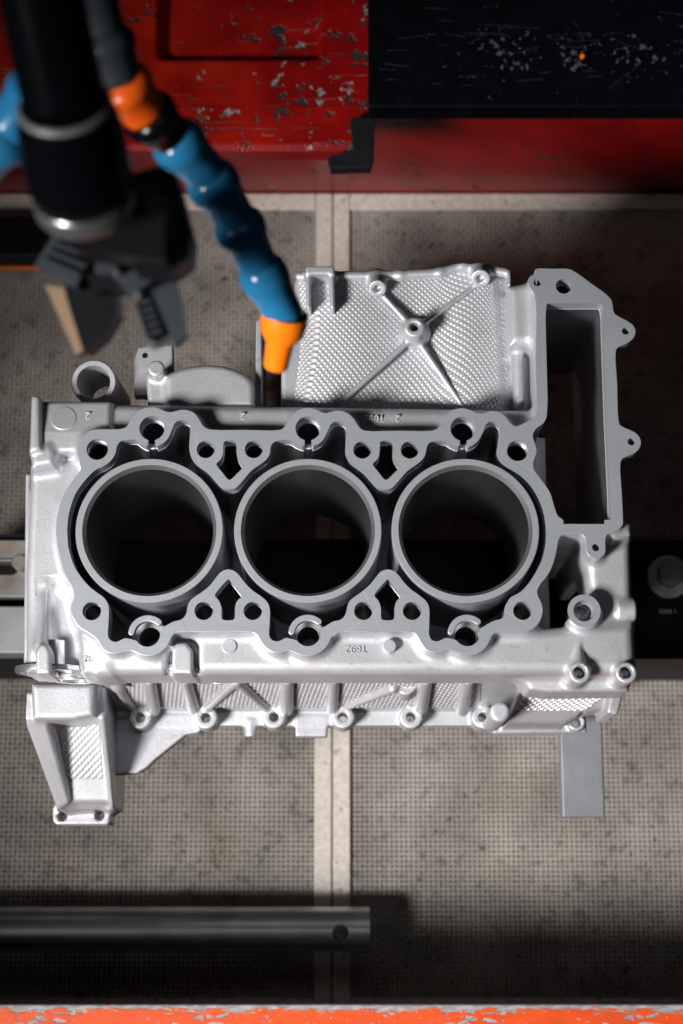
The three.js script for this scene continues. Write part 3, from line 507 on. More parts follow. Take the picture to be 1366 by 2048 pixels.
const coverD = (u, v) => 0.0305 - 0.0035 * Math.cos((u - 0.22) * 7.5) * smooth(1, 0.5, u) - 0.005 * Math.exp(-(((u - 0.78) / 0.2) ** 2)) * (0.4 + 0.6 * v) + 0.003 * v * v + 0.007 * smooth(0.1, 0, u) + 0.003 * smooth(0.93, 1, u);
part('knurled_cover', knurlSheet(400, 240, (u, v) => { const d = coverD(u, v), l = mix(594, 566, v) + 14 * Math.sin(v * 3) , r = mix(1012, 1030, v); return P3(mix(l, r, u), mix(553 - 24 * smooth(0.6, 0.85, u) * smooth(1.08, 0.88, u), 820, v), d); }, 0.0029, 0.00055, 45), M.knurl, block, 'diamond knurled rear cover with crossing ribs');
part('knurled_panel', knurlSheet(200, 60, (u, v) => { const d0 = 0.09 + 0.0002; const py = mix(1383, 1430, v); const z = zf(py, 0.1 + 0.03 * v); const d = 0.0885 + 1.15 * (z - zf(1376, 0.09)); return new THREE.Vector3(W(mix(mix(1050, 1030, v), mix(1228, 1170, v), u), py, d)[0], DECK - d + 0.0012, z); }, 0.0032, 0.0009), M.knurl, block);

// ---- mounting bracket in front
{
  const br = [
    [prism([[62, 1366], [190, 1366], [190, 1432], [150, 1440], [66, 1440]], 0.078, 0.16, 0.004, 0.08), 0.003],
    [prism([[62, 1390], [98, 1400], [131, 1602], [104, 1618], [64, 1450]], 0.09, 0.19, 0.002, 0.12, (x, z) => 0.9 * Math.max(0, z - zf(1440, 0.1))), 0.003],
    [prism([[186, 1366], [224, 1366], [222, 1540], [219, 1612], [212, 1612], [206, 1420]], 0.09, 0.19, 0.003, 0.12, (x, z) => 0.9 * Math.max(0, z - zf(1440, 0.1))), 0.003],
    [prism([[90, 1400], [215, 1400], [215, 1600], [110, 1600]], 0.116, 0.19, 0.002, 0.12, (x, z) => 0.5 * Math.max(0, z - zf(1440, 0.12))), 0.004],
    [prism([[118, 1555], [214, 1555], [216, 1620], [122, 1622]], 0.15, 0.19, 0.004, 0.15), 0.01],
    [prism([[104, 1614], [112, 1606], [135, 1606], [148, 1614], [182, 1614], [194, 1605], [214, 1598], [221, 1606], [220, 1644], [214, 1650], [112, 1650], [105, 1642]], 0.163, 0.19, 0.0015, 0.163), 0.003],
  ];
  const dr = [post(124.5, 1632, 9.5, 0.1, 0.2, 0.0002, 0.163), post(199, 1630, 9.5, 0.1, 0.2, 0.0002, 0.163)];
  const lo = W(40, 1350, 0.07), hi = W(250, 1680, 0.16);
  part('mounting_bracket', netMesh((x, d, z) => { let v = unite(NEAR, br, x, d, z); for (const f of dr) v = Math.max(v, -f(x, d, z)); return v; }, [lo[0], 0.06, lo[1]], [hi[0], 0.194, hi[1]], 0.0013), M.cast, block, 'channel shaped mounting bracket ending in a two hole pad');
  part('knurled_panel', knurlSheet(60, 110, (u, v) => { const py = mix(1418, 1556, v), d0 = 0.116, z = zf(py, 0.125), d = d0 + 0.5 * Math.max(0, z - zf(1440, 0.12)) - 0.0006; return new THREE.Vector3(W(mix(mix(112, 133, v), mix(196, 206, v), u), py, d)[0], DECK - d, z); }, 0.0032, 0.0009), M.knurl, block);
}
// ---- ring ports on the front face
const ringPort = (px, py, d, R) => {
  const [x, z] = W(px, py, d), o = new THREE.Vector3(x, DECK - d, z), f = new THREE.Vector3(0, 0, 1);
  const p = part('ring_port', planarUV(flatLathe([[0, -0.02], [R * 0.56, -0.02], [R * 0.6, -0.001], [R * 0.62, 0], [R * 0.72, 0], [R * 0.74, -0.0025], [R * 0.84, -0.0025], [R * 0.86, 0], [R * 0.98, 0], [R, -0.0008], [R, -0.0035], [R * 0.62, -0.0036], [R * 0.6, -0.02]].reverse(), o, f, 64)), M.bright, block);
  return p;
};
ringPort(100, 1347, 0.034, 0.0222); ringPort(152, 1363, 0.05, 0.0148); ringPort(370, 1347, 0.034, 0.0195); ringPort(421, 1363, 0.05, 0.0145);
{ const a = P3(237, 1352, 0.06), b = P3(237, 1370, 0.075); part('drain_nipple', planarUV(tubeBetween(a, b, 0.0052, 0.0055)), M.cast, block); }
// ---- crank webs, rear wall and pan rails that carry the block
const BOT = 0.221;
const zr0 = W(683, 850, 0.1)[1], zr1 = W(683, 866, 0.1)[1];
part('rear_wall', box(W(70, 850, 0.1)[0], W(1060, 850, 0.1)[0], DECK - BOT, DECK - 0.095, zr0 - 0.006, zr1), M.jacket, block);
part('front_wall', box(W(240, 1300, 0.1)[0], W(1050, 1300, 0.1)[0], DECK - BOT, DECK - 0.076, W(683, 1335, 0.1)[1], W(683, 1352, 0.1)[1]), M.jacket, block);
for (const px of [128, 457, 773, 1090]) { const [x] = W(px, 1060, 0.08); part('bearing_web', box(x - 0.006, x + 0.006, DECK - BOT, DECK - 0.1125, zr1, W(683, 1335, 0.1)[1]), M.jacket, block); }
part('case_back_wall', box(W(1096, 640, 0.14)[0], W(1190, 640, 0.14)[0], DECK - 0.19, DECK - 0.113, W(683, 640, 0.14)[1] - 0.006, W(683, 640, 0.14)[1]), M.jacket, block);
// ---- rear fittings
{
  const [x, z] = W(187, 764, 0.03), s = SC(764, 0.03), o = new THREE.Vector3(x, DECK - 0.03, z), up = new THREE.Vector3(0, 1, 0.1);
  part('pipe_stub', planarUV(flatLathe([[33 / s, -0.07], [33 / s, -0.0005], [34 / s, 0], [43 / s, 0], [45 / s, -0.002], [45 / s, -0.08]].reverse(), o, up, 56)), M.cast, block);
  const t = poly([[268, 722], [276, 696], [300, 690], [345, 690], [348, 790], [268, 790]], 0.045); const h = W(290, 711, 0.045);
  part('pierced_lug', slab(shapeOf(t, [circle(h[0], h[1], 0.003, 20)]), DECK - 0.045, 0.012, 0.001), M.cast, block);
  const fl2 = poly([[512, 642], [522, 636], [524, 815], [510, 815]], 0.03); part('side_flange', slab(shapeOf(fl2), DECK - 0.03, 0.08, 0.0008), M.cast, block);
  const pw = poly([[566, 720], [580, 700], [580, 830], [560, 830]], 0.045); part('side_flange', slab(shapeOf(pw), DECK - 0.045, 0.08, 0.0008), M.cast, block);
}
// ---- cast numbers and marks, upside down as seen from the front
const font = await new FontLoader().loadAsync('fonts/droid/droid_sans_regular.typeface.json');
function castText(s, px, py, d, hpx, name = 'cast_number') {
  const k = hpx / SC(py, d), g = new TextGeometry(s, { font, size: k, depth: 0.0007, curveSegments: 4, bevelEnabled: true, bevelSize: 0.00012, bevelThickness: 0.0002, bevelSegments: 1 });
  g.center(); g.rotateX(-Math.PI / 2 - (py < 900 ? 0.16 : 0)); g.rotateY(Math.PI); const [x, z] = W(px, py, d); g.translate(x, DECK - d, z); part(name, planarUV(g), M.cast, block);
}
castText('T692', 748, 838, 0.0118, 14); castText('T692', 712, 1299, 0.0103, 14); castText('2', 796, 837, 0.0118, 13, 'cast_mark'); castText('2', 486, 833, 0.0120, 14, 'cast_mark'); castText('2', 176, 832, 0.0080, 14, 'cast_mark'); castText('T692', 186, 1318, 0.0109, 12);

// ================================================================ fixture under the block
const FT = DECK - BOT - 0.0008;                               // top of the fixture beams
const zAt = (py) => at(683, py, FT)[1], X0 = at(-220, 1200, FT)[0], X1 = at(1600, 1200, FT)[0];
{
  const b = thing('slotted_beam', 'brown grey steel fixture beam with a rounded slot under the engine block', 'beam', [0, 0, (zAt(1080) + zAt(1193)) / 2]);
  const z0 = zAt(1080), z1 = zAt(1194), zm = zAt(1133), sw = 0.0075;
  const XL = at(146, 1200, FT)[0], out = [[X0, z0], [XL, z0], [XL, z1], [X0, z1]];
  const slot = (xa, xb) => [...arcPts({ x: xb, z: zm, r: sw }, -Math.PI / 2, Math.PI / 2, 14), ...arcPts({ x: xa, z: zm, r: sw }, Math.PI / 2, Math.PI * 1.5, 14)];
  const xs = at(22, 1133, FT)[0], xr0 = at(1245, 1140, FT)[0];
  part('top_plate', slab(shapeOf(out, [slot(X0 + 0.02, xs)]), FT, 0.012, 0.0008), M.steel, b);
  part('web', box(X0, XL, 0.004, FT - 0.0123, z0 + 0.004, zm - 0.011), M.blackSteel, b); part('web', box(X0, XL, 0.004, FT - 0.0123, zm + 0.011, z1 - 0.004), M.blackSteel, b);
  part('slot_floor', box(X0, XL, 0.01, FT - 0.03, zm - 0.0105, zm + 0.0105), M.steel, b);
  part('rear_lip', box(X0, XL, FT - 0.03, FT - 0.008, zAt(1064), z0 - 0.0008), M.blackSteel, b);
  const p = new THREE.Vector3(at(45, 1130, FT)[0], FT + 0.001, at(45, 1130, FT)[1]);
  const c = thing('locating_pin', 'short shiny pin beside the slot under the flank of the engine block', 'pin', [p.x, FT, p.z]);
  part('pin_body', planarUV(flatLathe([[0, 0.012], [0.005, 0.012], [0.006, 0.011], [0.006, -0.0005], [0, -0.0005]].reverse(), p, new THREE.Vector3(0, 1, 0))), M.steel, c);
  const q = thing('pale_beam', 'pale grey flat steel beam in front of the slotted beam', 'beam', [0, 0, (zAt(1212) + zAt(1306)) / 2]);
  part('top_plate', box(X0, XL, FT - 0.03, FT - 0.0003, zAt(1212), zAt(1306), 0.0012), M.pale, q);
  part('foot', box(X0, XL, 0.004, FT - 0.0305, zAt(1225), zAt(1300)), M.blackSteel, q);
  // bolt with washer on the far end
  const w = P3(1337, 1154, BOT + 0.0008), bo = thing('hex_bolt', 'zinc hexagon bolt with a large round washer on the dark beam', 'bolt', [w.x, FT, w.z]);
  part('washer', planarUV(flatLathe([[0.002, 0.0032], [0.0158, 0.0032], [0.0166, 0.0024], [0.0166, 0.0001], [0.002, 0.0001]].reverse(), new THREE.Vector3(w.x, FT, w.z), new THREE.Vector3(0, 1, 0), 48)), M.zinc, bo);
  const hx = new THREE.CylinderGeometry(0.0098, 0.0102, 0.009, 6); hx.translate(w.x, FT + 0.0079, w.z); part('hex_head', planarUV(grow(hx)), M.bar, bo);
  const tp = flatLathe([[0.009, 0.0125], [0.0079, 0.0133], [0, 0.0133]], new THREE.Vector3(w.x, FT, w.z), new THREE.Vector3(0, 1, 0), 36); part('head_face', planarUV(tp), M.zinc, bo);
  for (const [dx, dz, s] of [[-0.003, 0.003, '8'], [0.003, -0.003, '8'], [0.0045, 0.0005, '1']]) { const g = new TextGeometry(s, { font, size: 0.0028, depth: 0.0003, curveSegments: 3 }); g.center(); g.rotateX(-Math.PI / 2); g.translate(w.x + dx, FT + 0.0134, w.z + dz); part('head_mark', planarUV(g), M.bar, bo); }
}
{
  const Y = DECK - 0.19, a = at(1124, 1330, Y), b = at(1210, 1634, Y);
  const s = thing('support_bar', 'dark grey flat steel support bar reaching forward from under the engine block', 'bar', [(a[0] + b[0]) / 2, 0, (a[1] + b[1]) / 2]);
  part('bar_body', box(at(1122, 1500, Y)[0], b[0], Y - 0.012, Y, a[1], b[1], 0.0012), M.bar, s);
  part('bar_foot', box(at(1124, 1500, Y)[0] + 0.004, b[0] - 0.004, 0.004, Y - 0.0123, a[1] + 0.002, a[1] + 0.02), M.blackSteel, s);
}
{
  const xa = at(150, 1200, FT)[0], z0 = zAt(1078), z1 = zAt(1318), zm = zAt(1142), sw = 0.008, xs = at(1246, 1142, FT)[0];
  const t = thing('black_beam', 'black steel fixture beam with bolt slot running on under the cylinders', 'beam', [(xa + X1) / 2, 0, (z0 + z1) / 2]);
  part('top_plate', slab(shapeOf([[xa, z0], [X1, z0], [X1, z1], [xa, z1]], [[...arcPts({ x: X1 - 0.02, z: zm, r: sw }, -Math.PI / 2, Math.PI / 2, 12), ...arcPts({ x: xs, z: zm, r: sw }, Math.PI / 2, Math.PI * 1.5, 12)]]), FT, 0.012, 0.0008), M.blackSteel, t);
  part('web', box(xa, X1, 0.004, FT - 0.0123, z0 + 0.006, zm - 0.011), M.blackSteel, t); part('web', box(xa, X1, 0.004, FT - 0.0123, zm + 0.011, z1 - 0.006), M.blackSteel, t);
  const st = new TextGeometry('0308 1', { font, size: 0.0032, depth: 0.0003, curveSegments: 3 }); st.rotateX(-Math.PI / 2); const sp = at(1318, 1227, FT); st.translate(sp[0], FT + 0.0001, sp[1]); part('stamped_number', planarUV(st), M.strip, t);
}
{ // round bar with a cross hole
  const Y = 0.04, r = 0.0175, c = at(683, 1858, Y), xe = at(739, 1858, Y)[0];
  const s = thing('round_bar', 'loose round steel bar with a drilled end hole lying across the mat', 'bar', [xe - 0.25, 0, c[1]]);
  const hx = at(681, 1858, Y + r * 0.8)[0], bodyB = new Brush(new THREE.CylinderGeometry(r, r, 0.62, 72).rotateZ(Math.PI / 2).translate(xe - 0.31, Y, c[1])), drill = new Brush(new THREE.CylinderGeometry(0.0066, 0.0066, 0.1, 36).rotateX(0.16).translate(hx, Y, c[1]));
  bodyB.updateMatrixWorld(); drill.updateMatrixWorld();
  part('bar_body', planarUV(creased(new Evaluator().evaluate(bodyB, drill, SUBTRACTION).geometry.toNonIndexed(), 0.5)), M.turned, s);
  for (const x of [xe - 0.12, xe - 0.42]) part('rest_block', box(x - 0.012, x + 0.012, 0.0036, Y - r + 0.002, c[1] - 0.014, c[1] + 0.014), M.blackSteel, s);
}
{ // orange guard beam
  const Y = 0.215, z0 = at(683, 2009, Y)[1];
  const tone = paint(1024, (u, v) => { const y = v; const edge = 0.5 + 0.9 * tileable(u, v, 7, 4) + 0.5 * tileable(u + 0.2, v, 30, 3); const bare = smooth(0.3, 0.33, 0.5 * tileable(u, 0.3 + v * 0.5, 3, 2) + 0.55 * tileable(u, v, 18, 4)); return Math.max(smooth(0.02, -0.02, y - 0.04 - 0.045 * (edge - 0.5)), bare, 0.8 * smooth(0.5, 0.54, 0.6 * noise(u * 40 + v * 24, v * 30) + 0.4 * fbm(u * 90, v * 30, 2))); },
    (u, v) => { const s = 1 + 0.08 * tileable(u, v, 6, 3); return [240 * s, 84 * s, 26 * s]; }, (u, v) => { const s = 168 + 40 * tileable(u, v, 24, 4); return [s, s, s + 5]; }, 1, { r0: 110, dr: -20 });
  const m = matte(0.95, 0.95, 0.95, 1, 0.1, { map: tone.map, bumpMap: tone.bump, bumpScale: 0.0004, roughnessMap: tone.rough });
  const s = thing('guard_beam', 'orange painted steel beam with a scraped bare silver edge', 'beam', [0, 0, z0 + 0.05]);
  const g = box(X0 - 0.35, X1, Y - 0.01, Y, z0, z0 + 0.1, 0.0015), p = g.attributes.position, uv = g.attributes.uv;
  for (let i = 0; i < p.count; i++) uv.setXY(i, p.getX(i) / 0.3, (p.getZ(i) - z0 + (Y - p.getY(i)) * 0.2) / 0.1);
  part('top_flange', g, m, s);
  part('web', box(X0 - 0.35, X1, 0.012, Y - 0.0103, z0 + 0.035, z0 + 0.05), M.blackSteel, s);  // added web and extra length, to stop lamp light passing the flange
  for (const x of [X0 + 0.03, X1 - 0.03]) part('upright', box(x - 0.02, x + 0.02, -0.012, 0.0115, z0 + 0.035, z0 + 0.075), M.blackSteel, s);
}

// ================================================================ the machine behind
{
  const Y = 0.22, zE = at(683, 299, Y)[1], zB = at(683, 388, 0)[1], xL = at(-250, 200, Y)[0], xR = at(738, 200, Y)[0];
  const m = thing('red_machine', 'red painted machine bed with chipped sheet cover behind the mats', 'machine', [0, -0.012, zB - 0.1]);
  const nu = 260, nv = 110, deep = 0.22, p = [], idx = [];
  const pk = [at(318, 60, Y)[0], at(642, 60, Y)[0], at(500, 112, Y)[1]];
  const dip = (x, z) => 0.014 * smooth(pk[0] - 0.004, pk[0] + 0.008, x) * smooth(pk[1] + 0.001, pk[1] - 0.004, x) * smooth(pk[2] + 0.005, pk[2] - 0.006, z);
  for (let j = 0; j <= nv; j++) for (let i = 0; i <= nu; i++) { const x = mix(xL, xR, i / nu), z = mix(zE - deep, zE, j / nv); const k = smooth(0.006, 0, zE - z); p.push(x, Y - dip(x, z) - 0.003 * k * k + 0.0004 * noise(x * 20, z * 20), z); }
  for (let j = 0; j < nv; j++) for (let i = 0; i < nu; i++) { const a = j * (nu + 1) + i, b = a + nu + 1; idx.push(a, b, a + 1, b, b + 1, a + 1); }
  const g = new THREE.BufferGeometry(); g.setAttribute('position', new THREE.Float32BufferAttribute(p, 3)); g.setIndex(idx); g.computeVertexNormals();
  const uvs = new Float32Array(p.length / 3 * 2); for (let i = 0; i < p.length / 3; i++) { uvs[2 * i] = (p[3 * i] - xL) / (xR - xL); uvs[2 * i + 1] = (zE - p[3 * i + 2]) / deep; }
  g.setAttribute('uv', new THREE.BufferAttribute(uvs, 2));
  const spot = (u, v, a, b, ra, rb) => Math.exp(-(((u - a) / ra) ** 2) - ((v - b) / rb) ** 2), lines = Array.from({ length: 50 }, () => [0.2 + 0.8 * rnd(), 0.5 * rnd(), 0.01 + 0.07 * rnd() * rnd(), 0.08 * (rnd() - 0.5)]);
  const worn = paint(768, (u, v) => {
    const n1 = fbm(u * 21 + 3, v * 12, 5), n2 = fbm(u * 70, v * 38, 3), e = 0.2 * Math.exp(-v / 0.025) + 0.34 * Math.exp(-(1 - u) / 0.035) + 0.27 * spot(u, v, 0.86, 0.2, 0.09, 0.1) + 0.26 * spot(u, v, 0.82, 0.46, 0.1, 0.09) + 0.3 * spot(u, v, 0.68, 0.12, 0.07, 0.04) + 0.42 * spot(u, v, 0.53, 0.53, 0.03, 0.07);
    let k = smooth(0.43, 0.455, 0.75 * n1 + 0.3 * n2 + e);
    for (const [cx, cy, l, an] of lines) { const dx = u - cx, dy = v - cy; if (Math.abs(dx) < l && Math.abs(dy - an * dx) < 0.0016) k = Math.max(k, 0.55); }
    return k;
  }, (u, v) => { const q = 1 + 0.16 * fbm(u * 9, v * 5, 4), b = smooth(0.45, 0.95, u + 0.25 * fbm(u * 4, v * 3, 2)); return [mix(172, 128, b) * q, mix(34, 12, b) * q, mix(17, 13, b) * q]; },
  (u, v) => { const q = 70 + 46 * fbm(u * 60, v * 34, 4), k = smooth(0.06, 0.2, fbm(u * 9 + 5, v * 5, 2)); return [mix(q * 0.5, q * 1.7, k), mix(q * 0.53, q * 1.7, k), mix(q * 0.6, q * 1.68, k)]; }, 1);
  const redWorn = matte(1, 1, 1, 1, 0, { map: worn.map, bumpMap: worn.bump, bumpScale: 0.0006, roughnessMap: worn.rough });
  part('sheet_cover', g, redWorn, m, 'bright red sheet cover with chipped paint and a sunken panel');
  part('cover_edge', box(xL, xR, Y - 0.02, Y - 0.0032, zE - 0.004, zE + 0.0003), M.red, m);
  part('bed_front', box(xL, X1 + 0.1, -0.012, Y - 0.021, zB - 0.05, zB), M.red, m, 'upright red painted front of the bed, darkened for shade');
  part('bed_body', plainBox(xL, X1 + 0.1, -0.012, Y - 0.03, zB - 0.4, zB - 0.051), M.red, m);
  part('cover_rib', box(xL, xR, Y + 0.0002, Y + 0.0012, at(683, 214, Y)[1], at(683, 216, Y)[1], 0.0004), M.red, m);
}
{
  const Y = 0.26, zE = at(1000, 214, Y)[1], x0 = at(737, 150, Y)[0];
  const nicks = Array.from({ length: 60 }, (_, i) => [rnd() * 0.9 + 0.05, i < 45 ? 0.06 + 0.2 * rnd() : rnd() * 0.8 + 0.1, (i % 4 ? 0.3 : 1.8) * (rnd() - 0.5), 0.01 + 0.06 * rnd() * rnd()]);
  const tone = paint(1024, (u, v) => {
    const band = Math.exp(-(((v - 0.16) / 0.07) ** 2)) * smooth(0.1, 0.4, u) * smooth(1, 0.7, u);
    let k = 0.85 * smooth(0.5, 0.54, 0.8 * tileable(u, v, 30, 4) + 0.42 * band * (0.55 + tileable(u, v, 6, 2)) + 0.05 * tileable(u, v, 3, 2));
    for (const [cx, cy, an, len] of nicks) { const dx = u - cx, dy = v - cy; if (Math.abs(dx) > len || Math.abs(dy) > len) continue; const l = dx * Math.cos(an) + dy * Math.sin(an), w = Math.abs(dy * Math.cos(an) - dx * Math.sin(an)); if (Math.abs(l) < len && w < 0.0014) k = Math.max(k, 0.45 + 0.3 * noise(l * 90, cx * 50)); }
    return k;
  },
    (u, v) => { const s = 1 + 0.4 * tileable(u, v, 8, 3); return [15 * s, 17 * s, 24 * s]; }, (u, v) => { const s = 104 + 40 * tileable(u, v, 30, 3); return [s, s, s + 4]; }, 1, { r0: 130 });
  const m = dull(0.45, 0.45, 0.47, 1, 0.12, { map: tone.map, bumpMap: tone.bump, bumpScale: 0.0003, roughnessMap: tone.rough });
  const t = thing('black_machine_cover', 'black scratched machine cover overhanging the red bed', 'machine cover', [(x0 + X1) / 2, 0.1, zE - 0.1]);
  const g = box(x0, X1 + 0.08, Y - 0.022, Y, zE - 0.26, zE, 0.0025), p = g.attributes.position, uv = g.attributes.uv;
  for (let i = 0; i < p.count; i++) uv.setXY(i, (p.getX(i) - x0) / 0.28, (zE - p.getZ(i) + 0.2 * (Y - p.getY(i))) / 0.28);
  part('cover_plate', g, m, t);
  part('side_post', box(x0 + 0.002, x0 + 0.02, 0.1, Y - 0.0225, zE - 0.24, zE - 0.12), M.black, t);
  const dot = at(1164, 114, Y), dg = new THREE.CylinderGeometry(0.0018, 0.0018, 0.0016, 16); dg.translate(dot[0], Y + 0.0006, dot[1]); part('paint_drop', planarUV(dg), M.orange, t, 'small orange paint drop');
  const Yb = 0.235, b = thing('corner_bracket', 'black worn steel corner bracket between the red cover and the black cover', 'bracket', [at(705, 300, Yb)[0], Yb, at(705, 300, Yb)[1]]);
  part('bracket_plate', slab(shapeOf(poly([[700, 235], [750, 232], [748, 312], [742, 334], [662, 337], [655, 314], [706, 300]], DECK - Yb)), Yb, 0.012, 0.001), M.blackSteel, b);
}
{ // dark box at the edge of the mat behind the arm
  const Y = 0.04, a = at(-200, 432, Y), b = at(84, 512, Y);
  const t = thing('cable_duct', 'black low cable duct with an orange stripe on the mat behind the robot arm', 'duct', [(a[0] + b[0]) / 2, 0, (a[1] + b[1]) / 2]);
  part('duct_body', box(a[0], b[0], 0.0036, Y, a[1], b[1], 0.002), M.black, t); part('stripe', box(a[0], b[0] - 0.003, 0.008, 0.016, b[1] + 0.0002, b[1] + 0.0012, 0.0003), M.orange, t);
}

// ================================================================ jointed coolant hoses
function hose(label, path, spec, r) {                          // path: [px, py, depth]
  const t = thing('coolant_hose', label, 'hose', depthPoint(...path[path.length - 1]).toArray());
  const n = spec.length, pts = path.map((p) => depthPoint(...p));
  spec.forEach((mat, i) => {
    const a = pts[i], b = pts[i + 1], L = a.distanceTo(b), dir = b.clone().sub(a), k = 1 - 0.12 * i / n;
    const R = r * k, prof_ = mat === M.orange && i === n - 1
      ? [[R * 1.02, -0.06 * L], [R * 1.05, 0.1 * L], [R * 0.98, 0.3 * L], [R * 0.62, 0.5 * L], [R * 0.56, 0.95 * L], [R * 0.5, L], [R * 0.36, L], [R * 0.36, 0.6 * L]]
      : [[R * 0.55, -0.1 * L], [R * 0.86, 0.0], [R * 1.02, 0.12 * L], [R * 1.07, 0.25 * L], [R * 1.04, 0.36 * L], [R * 0.95, 0.46 * L], [R * 0.87, 0.66 * L], [R * 0.84, 0.86 * L], [R * 0.83, 0.94 * L], [R * 0.83, 1.05 * L], [R * 0.5, 1.1 * L]];
    part(i === n - 1 && mat === M.orange ? 'nozzle' : 'hose_joint', planarUV(latheAlong(prof_, a, dir, 32)), mat, t);
  });
}
hose('blue jointed coolant hose with orange nozzle pointing at the knurled rear cover', [[165, -50, 0.68], [203, 65, 0.69], [236, 158, 0.7], [288, 222, 0.715], [340, 270, 0.73], [412, 345, 0.75], [470, 435, 0.77], [515, 527, 0.79], [570, 632, 0.81], [551, 735, 0.825]], [M.grey, M.grey, M.collar, M.blackPlastic, M.blue, M.blue, M.blue, M.blue, M.orange], 0.0122);
hose('short blue jointed coolant hose at the far side of the black robot arm', [[90, 170, 0.68], [20, 255, 0.69], [-50, 340, 0.7]], [M.blue, M.blue], 0.0125);

// ================================================================ robot arm and gripper
{
  const t = thing('robot_arm', 'black glossy robot arm with a two jaw gripper reaching in from above', 'robot arm', depthPoint(165, 430, 0.62).toArray());
  const a = depthPoint(30, -260, 0.56), b = depthPoint(128, 205, 0.6), c = depthPoint(165, 378, 0.63), dir = c.clone().sub(b), L = dir.length();
  part('forearm', planarUV(tubeBetween(a, b, 0.0145, 0.015, 48)), M.blackPlastic, t);
  part('wrist', planarUV(latheAlong([[0, -0.002], [0.015, -0.002], [0.016, 0], [0.0166, 0.003], [0.0185, 0.008], [0.0194, L * 0.5], [0.0194, L * 0.9], [0.0186, L], [0, L + 0.0005]], b, dir, 56)), M.blackPlastic, t);
  const e = c.clone().addScaledVector(dir.clone().normalize(), 0.0012);
  part('wrist_band', planarUV(latheAlong([[0, -0.001], [0.0162, -0.001], [0.017, 0.0005], [0.0172, 0.0015], [0, 0.002]], b.clone().addScaledVector(dir.clone().normalize(), 0.0006), dir, 48)), M.pale, t);
  part('tool_flange', planarUV(flatLathe([[0, 0], [0.0186, 0], [0.0192, 0.001], [0.0192, 0.006], [0.0184, 0.0075], [0, 0.0075]], e, dir, 56)), M.bright, t);
  // boxes laid out at a distance k along the lens axis, turned in the picture plane
  const slabBox = (name, quad, k, thick, mat, parent = t) => {
    const q = quad.map(([x, y, kk]) => depthPoint(x, y, kk ?? k)), n = new THREE.Vector3().crossVectors(q[1].clone().sub(q[0]), q[q.length - 1].clone().sub(q[0])).normalize();
    if (n.dot(new THREE.Vector3(0, -1, 0)) < 0) n.negate();
    const lo = q.map((v) => v.clone().addScaledVector(n, thick)), N = q.length, P = [...q, ...lo], F = [];
    for (let i = 1; i < N - 1; i++) F.push([0, i, i + 1], [N, N + i + 1, N + i]);
    for (let i = 0; i < N; i++) { const j = (i + 1) % N; F.push([i, i + N, j], [j, i + N, j + N]); }
    const pos = []; for (const f of F) for (const v of f) pos.push(P[v].x, P[v].y, P[v].z);
    const g = new THREE.BufferGeometry(); g.setAttribute('position', new THREE.Float32BufferAttribute(pos, 3)); g.computeVertexNormals(); return part(name, planarUV(g), mat, parent);
  };
  slabBox('gripper_body', [[255, 350], [318, 330], [350, 345], [382, 470], [378, 520], [340, 545], [270, 545]], 0.66, 0.03, M.black);
  slabBox('gripper_plate', [[285, 395], [330, 388], [352, 470], [306, 486]], 0.656, 0.006, M.grey);
  slabBox('gripper_body', [[120, 440], [330, 425], [330, 520], [150, 500]], 0.64, 0.03, M.black);
  slabBox('gripper_rail', [[140, 495], [310, 470], [318, 560], [190, 585]], 0.682, 0.025, M.black);
  slabBox('gripper_rail', [[170, 470], [235, 465], [232, 545], [196, 548]], 0.672, 0.01, M.grey);
  const jl = slabBox('jaw_carrier', [[112, 462], [205, 492], [150, 572], [68, 532]], 0.68, 0.02, M.grey);
  for (let i = 0; i < 4; i++) { const s = i / 4; slabBox('cooling_fin', [[mix(116, 72, s), mix(466, 528, s)], [mix(196, 150, s), mix(492, 566, s)], [mix(196, 150, s) - 5, mix(492, 566, s) + 8], [mix(116, 72, s) - 5, mix(466, 528, s) + 8]], 0.676, 0.003, M.grey, jl); }
  slabBox('jaw', [[128, 572], [150, 548], [226, 556], [234, 628], [208, 672], [168, 704]], 0.698, 0.022, M.black);
  slabBox('jaw_pad', [[90, 570], [128, 576], [134, 600], [166, 702], [152, 710]], 0.704, 0.012, M.tan);
  slabBox('jaw_carrier', [[215, 540], [300, 490], [335, 535], [262, 592]], 0.68, 0.02, M.grey);
  slabBox('jaw', [[262, 575], [310, 555], [345, 665], [300, 692]], 0.70, 0.02, M.blackPlastic);
  const rg = slabBox('jaw_guide', [[288, 548], [322, 532], [352, 566], [372, 670], [350, 690]], 0.695, 0.012, M.grey);
  for (let i = 0; i < 6; i++) slabBox('rack_tooth', [[272 + i * 5, 590 + i * 15], [296 + i * 5, 582 + i * 15], [298 + i * 5, 588 + i * 15], [274 + i * 5, 596 + i * 15]], 0.698, 0.003, M.grey, rg);
  for (const [x, y] of [[200, 540], [275, 592], [302, 688], [232, 545]]) { const p = depthPoint(x, y, 0.675); part('screw_head', planarUV(flatLathe([[0, 0.002], [0.0013, 0.002], [0.0016, 0.0014], [0.0016, -0.003]].reverse(), p, new THREE.Vector3(0, 1, 0.2), 18)), M.bright, t); }
  // hanger that carries the arm outside the frame
  const up = depthPoint(30, -260, 0.56); part('upper_arm', planarUV(tubeBetween(up, new THREE.Vector3(up.x - 0.25, up.y + 0.5, up.z - 0.5), 0.0145, 0.03, 32)), M.blackPlastic, t);
}

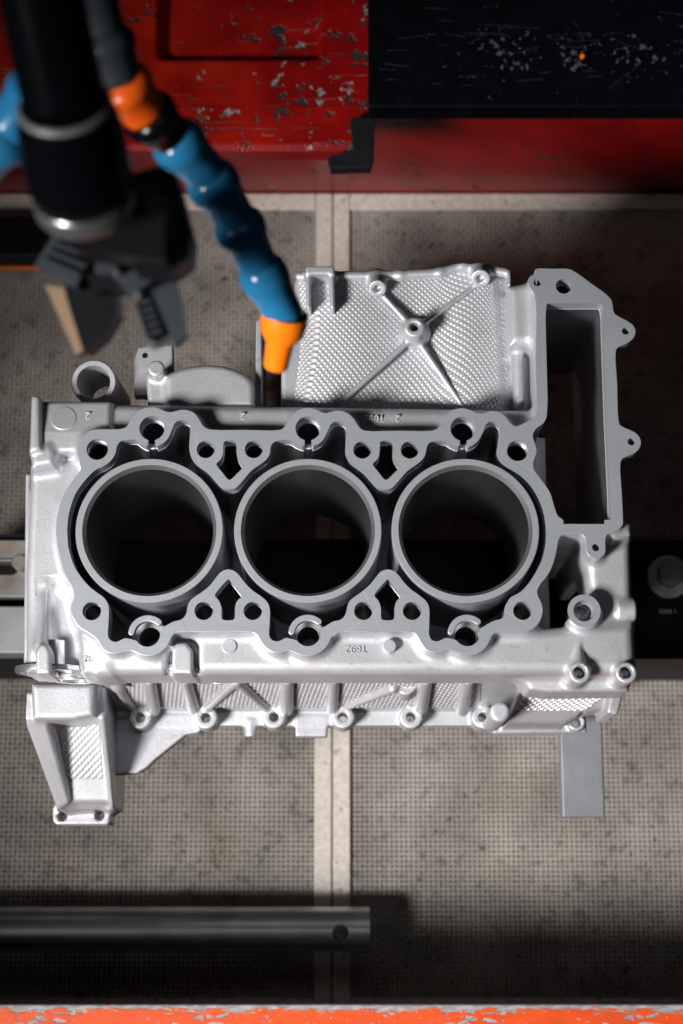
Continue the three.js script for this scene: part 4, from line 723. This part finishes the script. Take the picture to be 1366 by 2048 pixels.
// ================================================================ work lamp and added fill panel, outside the frame
function lampBody(name, label, at_, dir, w, h, stand, round) {
  const q = new THREE.Quaternion().setFromUnitVectors(new THREE.Vector3(0, 0, 1), dir), t = thing(name, label, 'lamp', at_);
  const put = (g) => planarUV(g.applyQuaternion(q).translate(...at_));
  if (round) part('housing', planarUV(flatLathe([[0, -0.12], [w * 0.6, -0.11], [w * 1.12, -0.01], [w * 1.12, 0.0]], new THREE.Vector3(...at_), dir, 40)), M.black, t);
  else { const hs = new RoundedBoxGeometry(w + 0.04, h + 0.04, 0.04, 2, 0.006); hs.translate(0, 0, -0.028); part('housing', put(hs), M.black, t); }
  const gl = round ? new THREE.CircleGeometry(w, 40) : new THREE.PlaneGeometry(w, h); gl.translate(0, 0, -0.004);
  const c = new THREE.Color().setRGB(...(round ? LAMP : FILL).color);
  part('lamp_diffuser', put(gl), new THREE.MeshStandardMaterial({ color: 0x222222, emissive: c, emissiveIntensity: round ? 1 : 0.4 }), t);
  stand(t, new THREE.Vector3(...at_));
}
{
  const o = new THREE.Vector3(...LAMP.at), aim = new THREE.Vector3(...LAMP.aim), dir = aim.clone().sub(o).normalize();
  lampBody('work_lamp', 'round work lamp on a black floor stand beside the mats', LAMP.at, dir, LAMP.radius, 0, (t, p) => { part('stand', planarUV(tubeBetween(new THREE.Vector3(p.x - 0.15, -0.014, p.z + 0.12), new THREE.Vector3(p.x - 0.09, p.y + 0.06, p.z + 0.07), 0.014, 0.012, 20)), M.black, t); }, true);
  const l = new THREE.SpotLight(new THREE.Color().setRGB(...LAMP.color), LAMP.power, 0, LAMP.angle, 1, 2); l.position.copy(o).addScaledVector(dir, LAMP.radius + 0.02); l.target.position.copy(aim); scene.add(l, l.target);
  l.name = 'work_lamp_beam'; l.castShadow = true; l.shadow.radius = LAMP.radius / 0.02; l.shadow.mapSize.set(2048, 2048);
}
{
  const d = new THREE.Vector3(0, -1, 0);
  lampBody('added_fill_panel', 'added long cool white fill panel hanging unseen above the machine', FILL.at, d, FILL.w, FILL.h, (t, o) => { for (const s of [-0.5, 0.5]) part('hanger_rod', planarUV(tubeBetween(new THREE.Vector3(o.x + s, o.y + 0.04, o.z), new THREE.Vector3(o.x + s, o.y + 0.5, o.z), 0.005, 0.005, 10)), M.black, t); });
  const l = new THREE.RectAreaLight(new THREE.Color().setRGB(...FILL.color), FILL.power * 4, FILL.w, FILL.h); l.position.set(FILL.at[0], FILL.at[1] - 0.002, FILL.at[2]); l.lookAt(FILL.at[0], 0, FILL.at[2] + 1e-4); l.name = 'added_fill_light'; scene.add(l);
}

scene.traverse((o) => { if (o.isMesh) { o.castShadow = true; o.receiveShadow = true; } });
renderer.render(scene, camera);
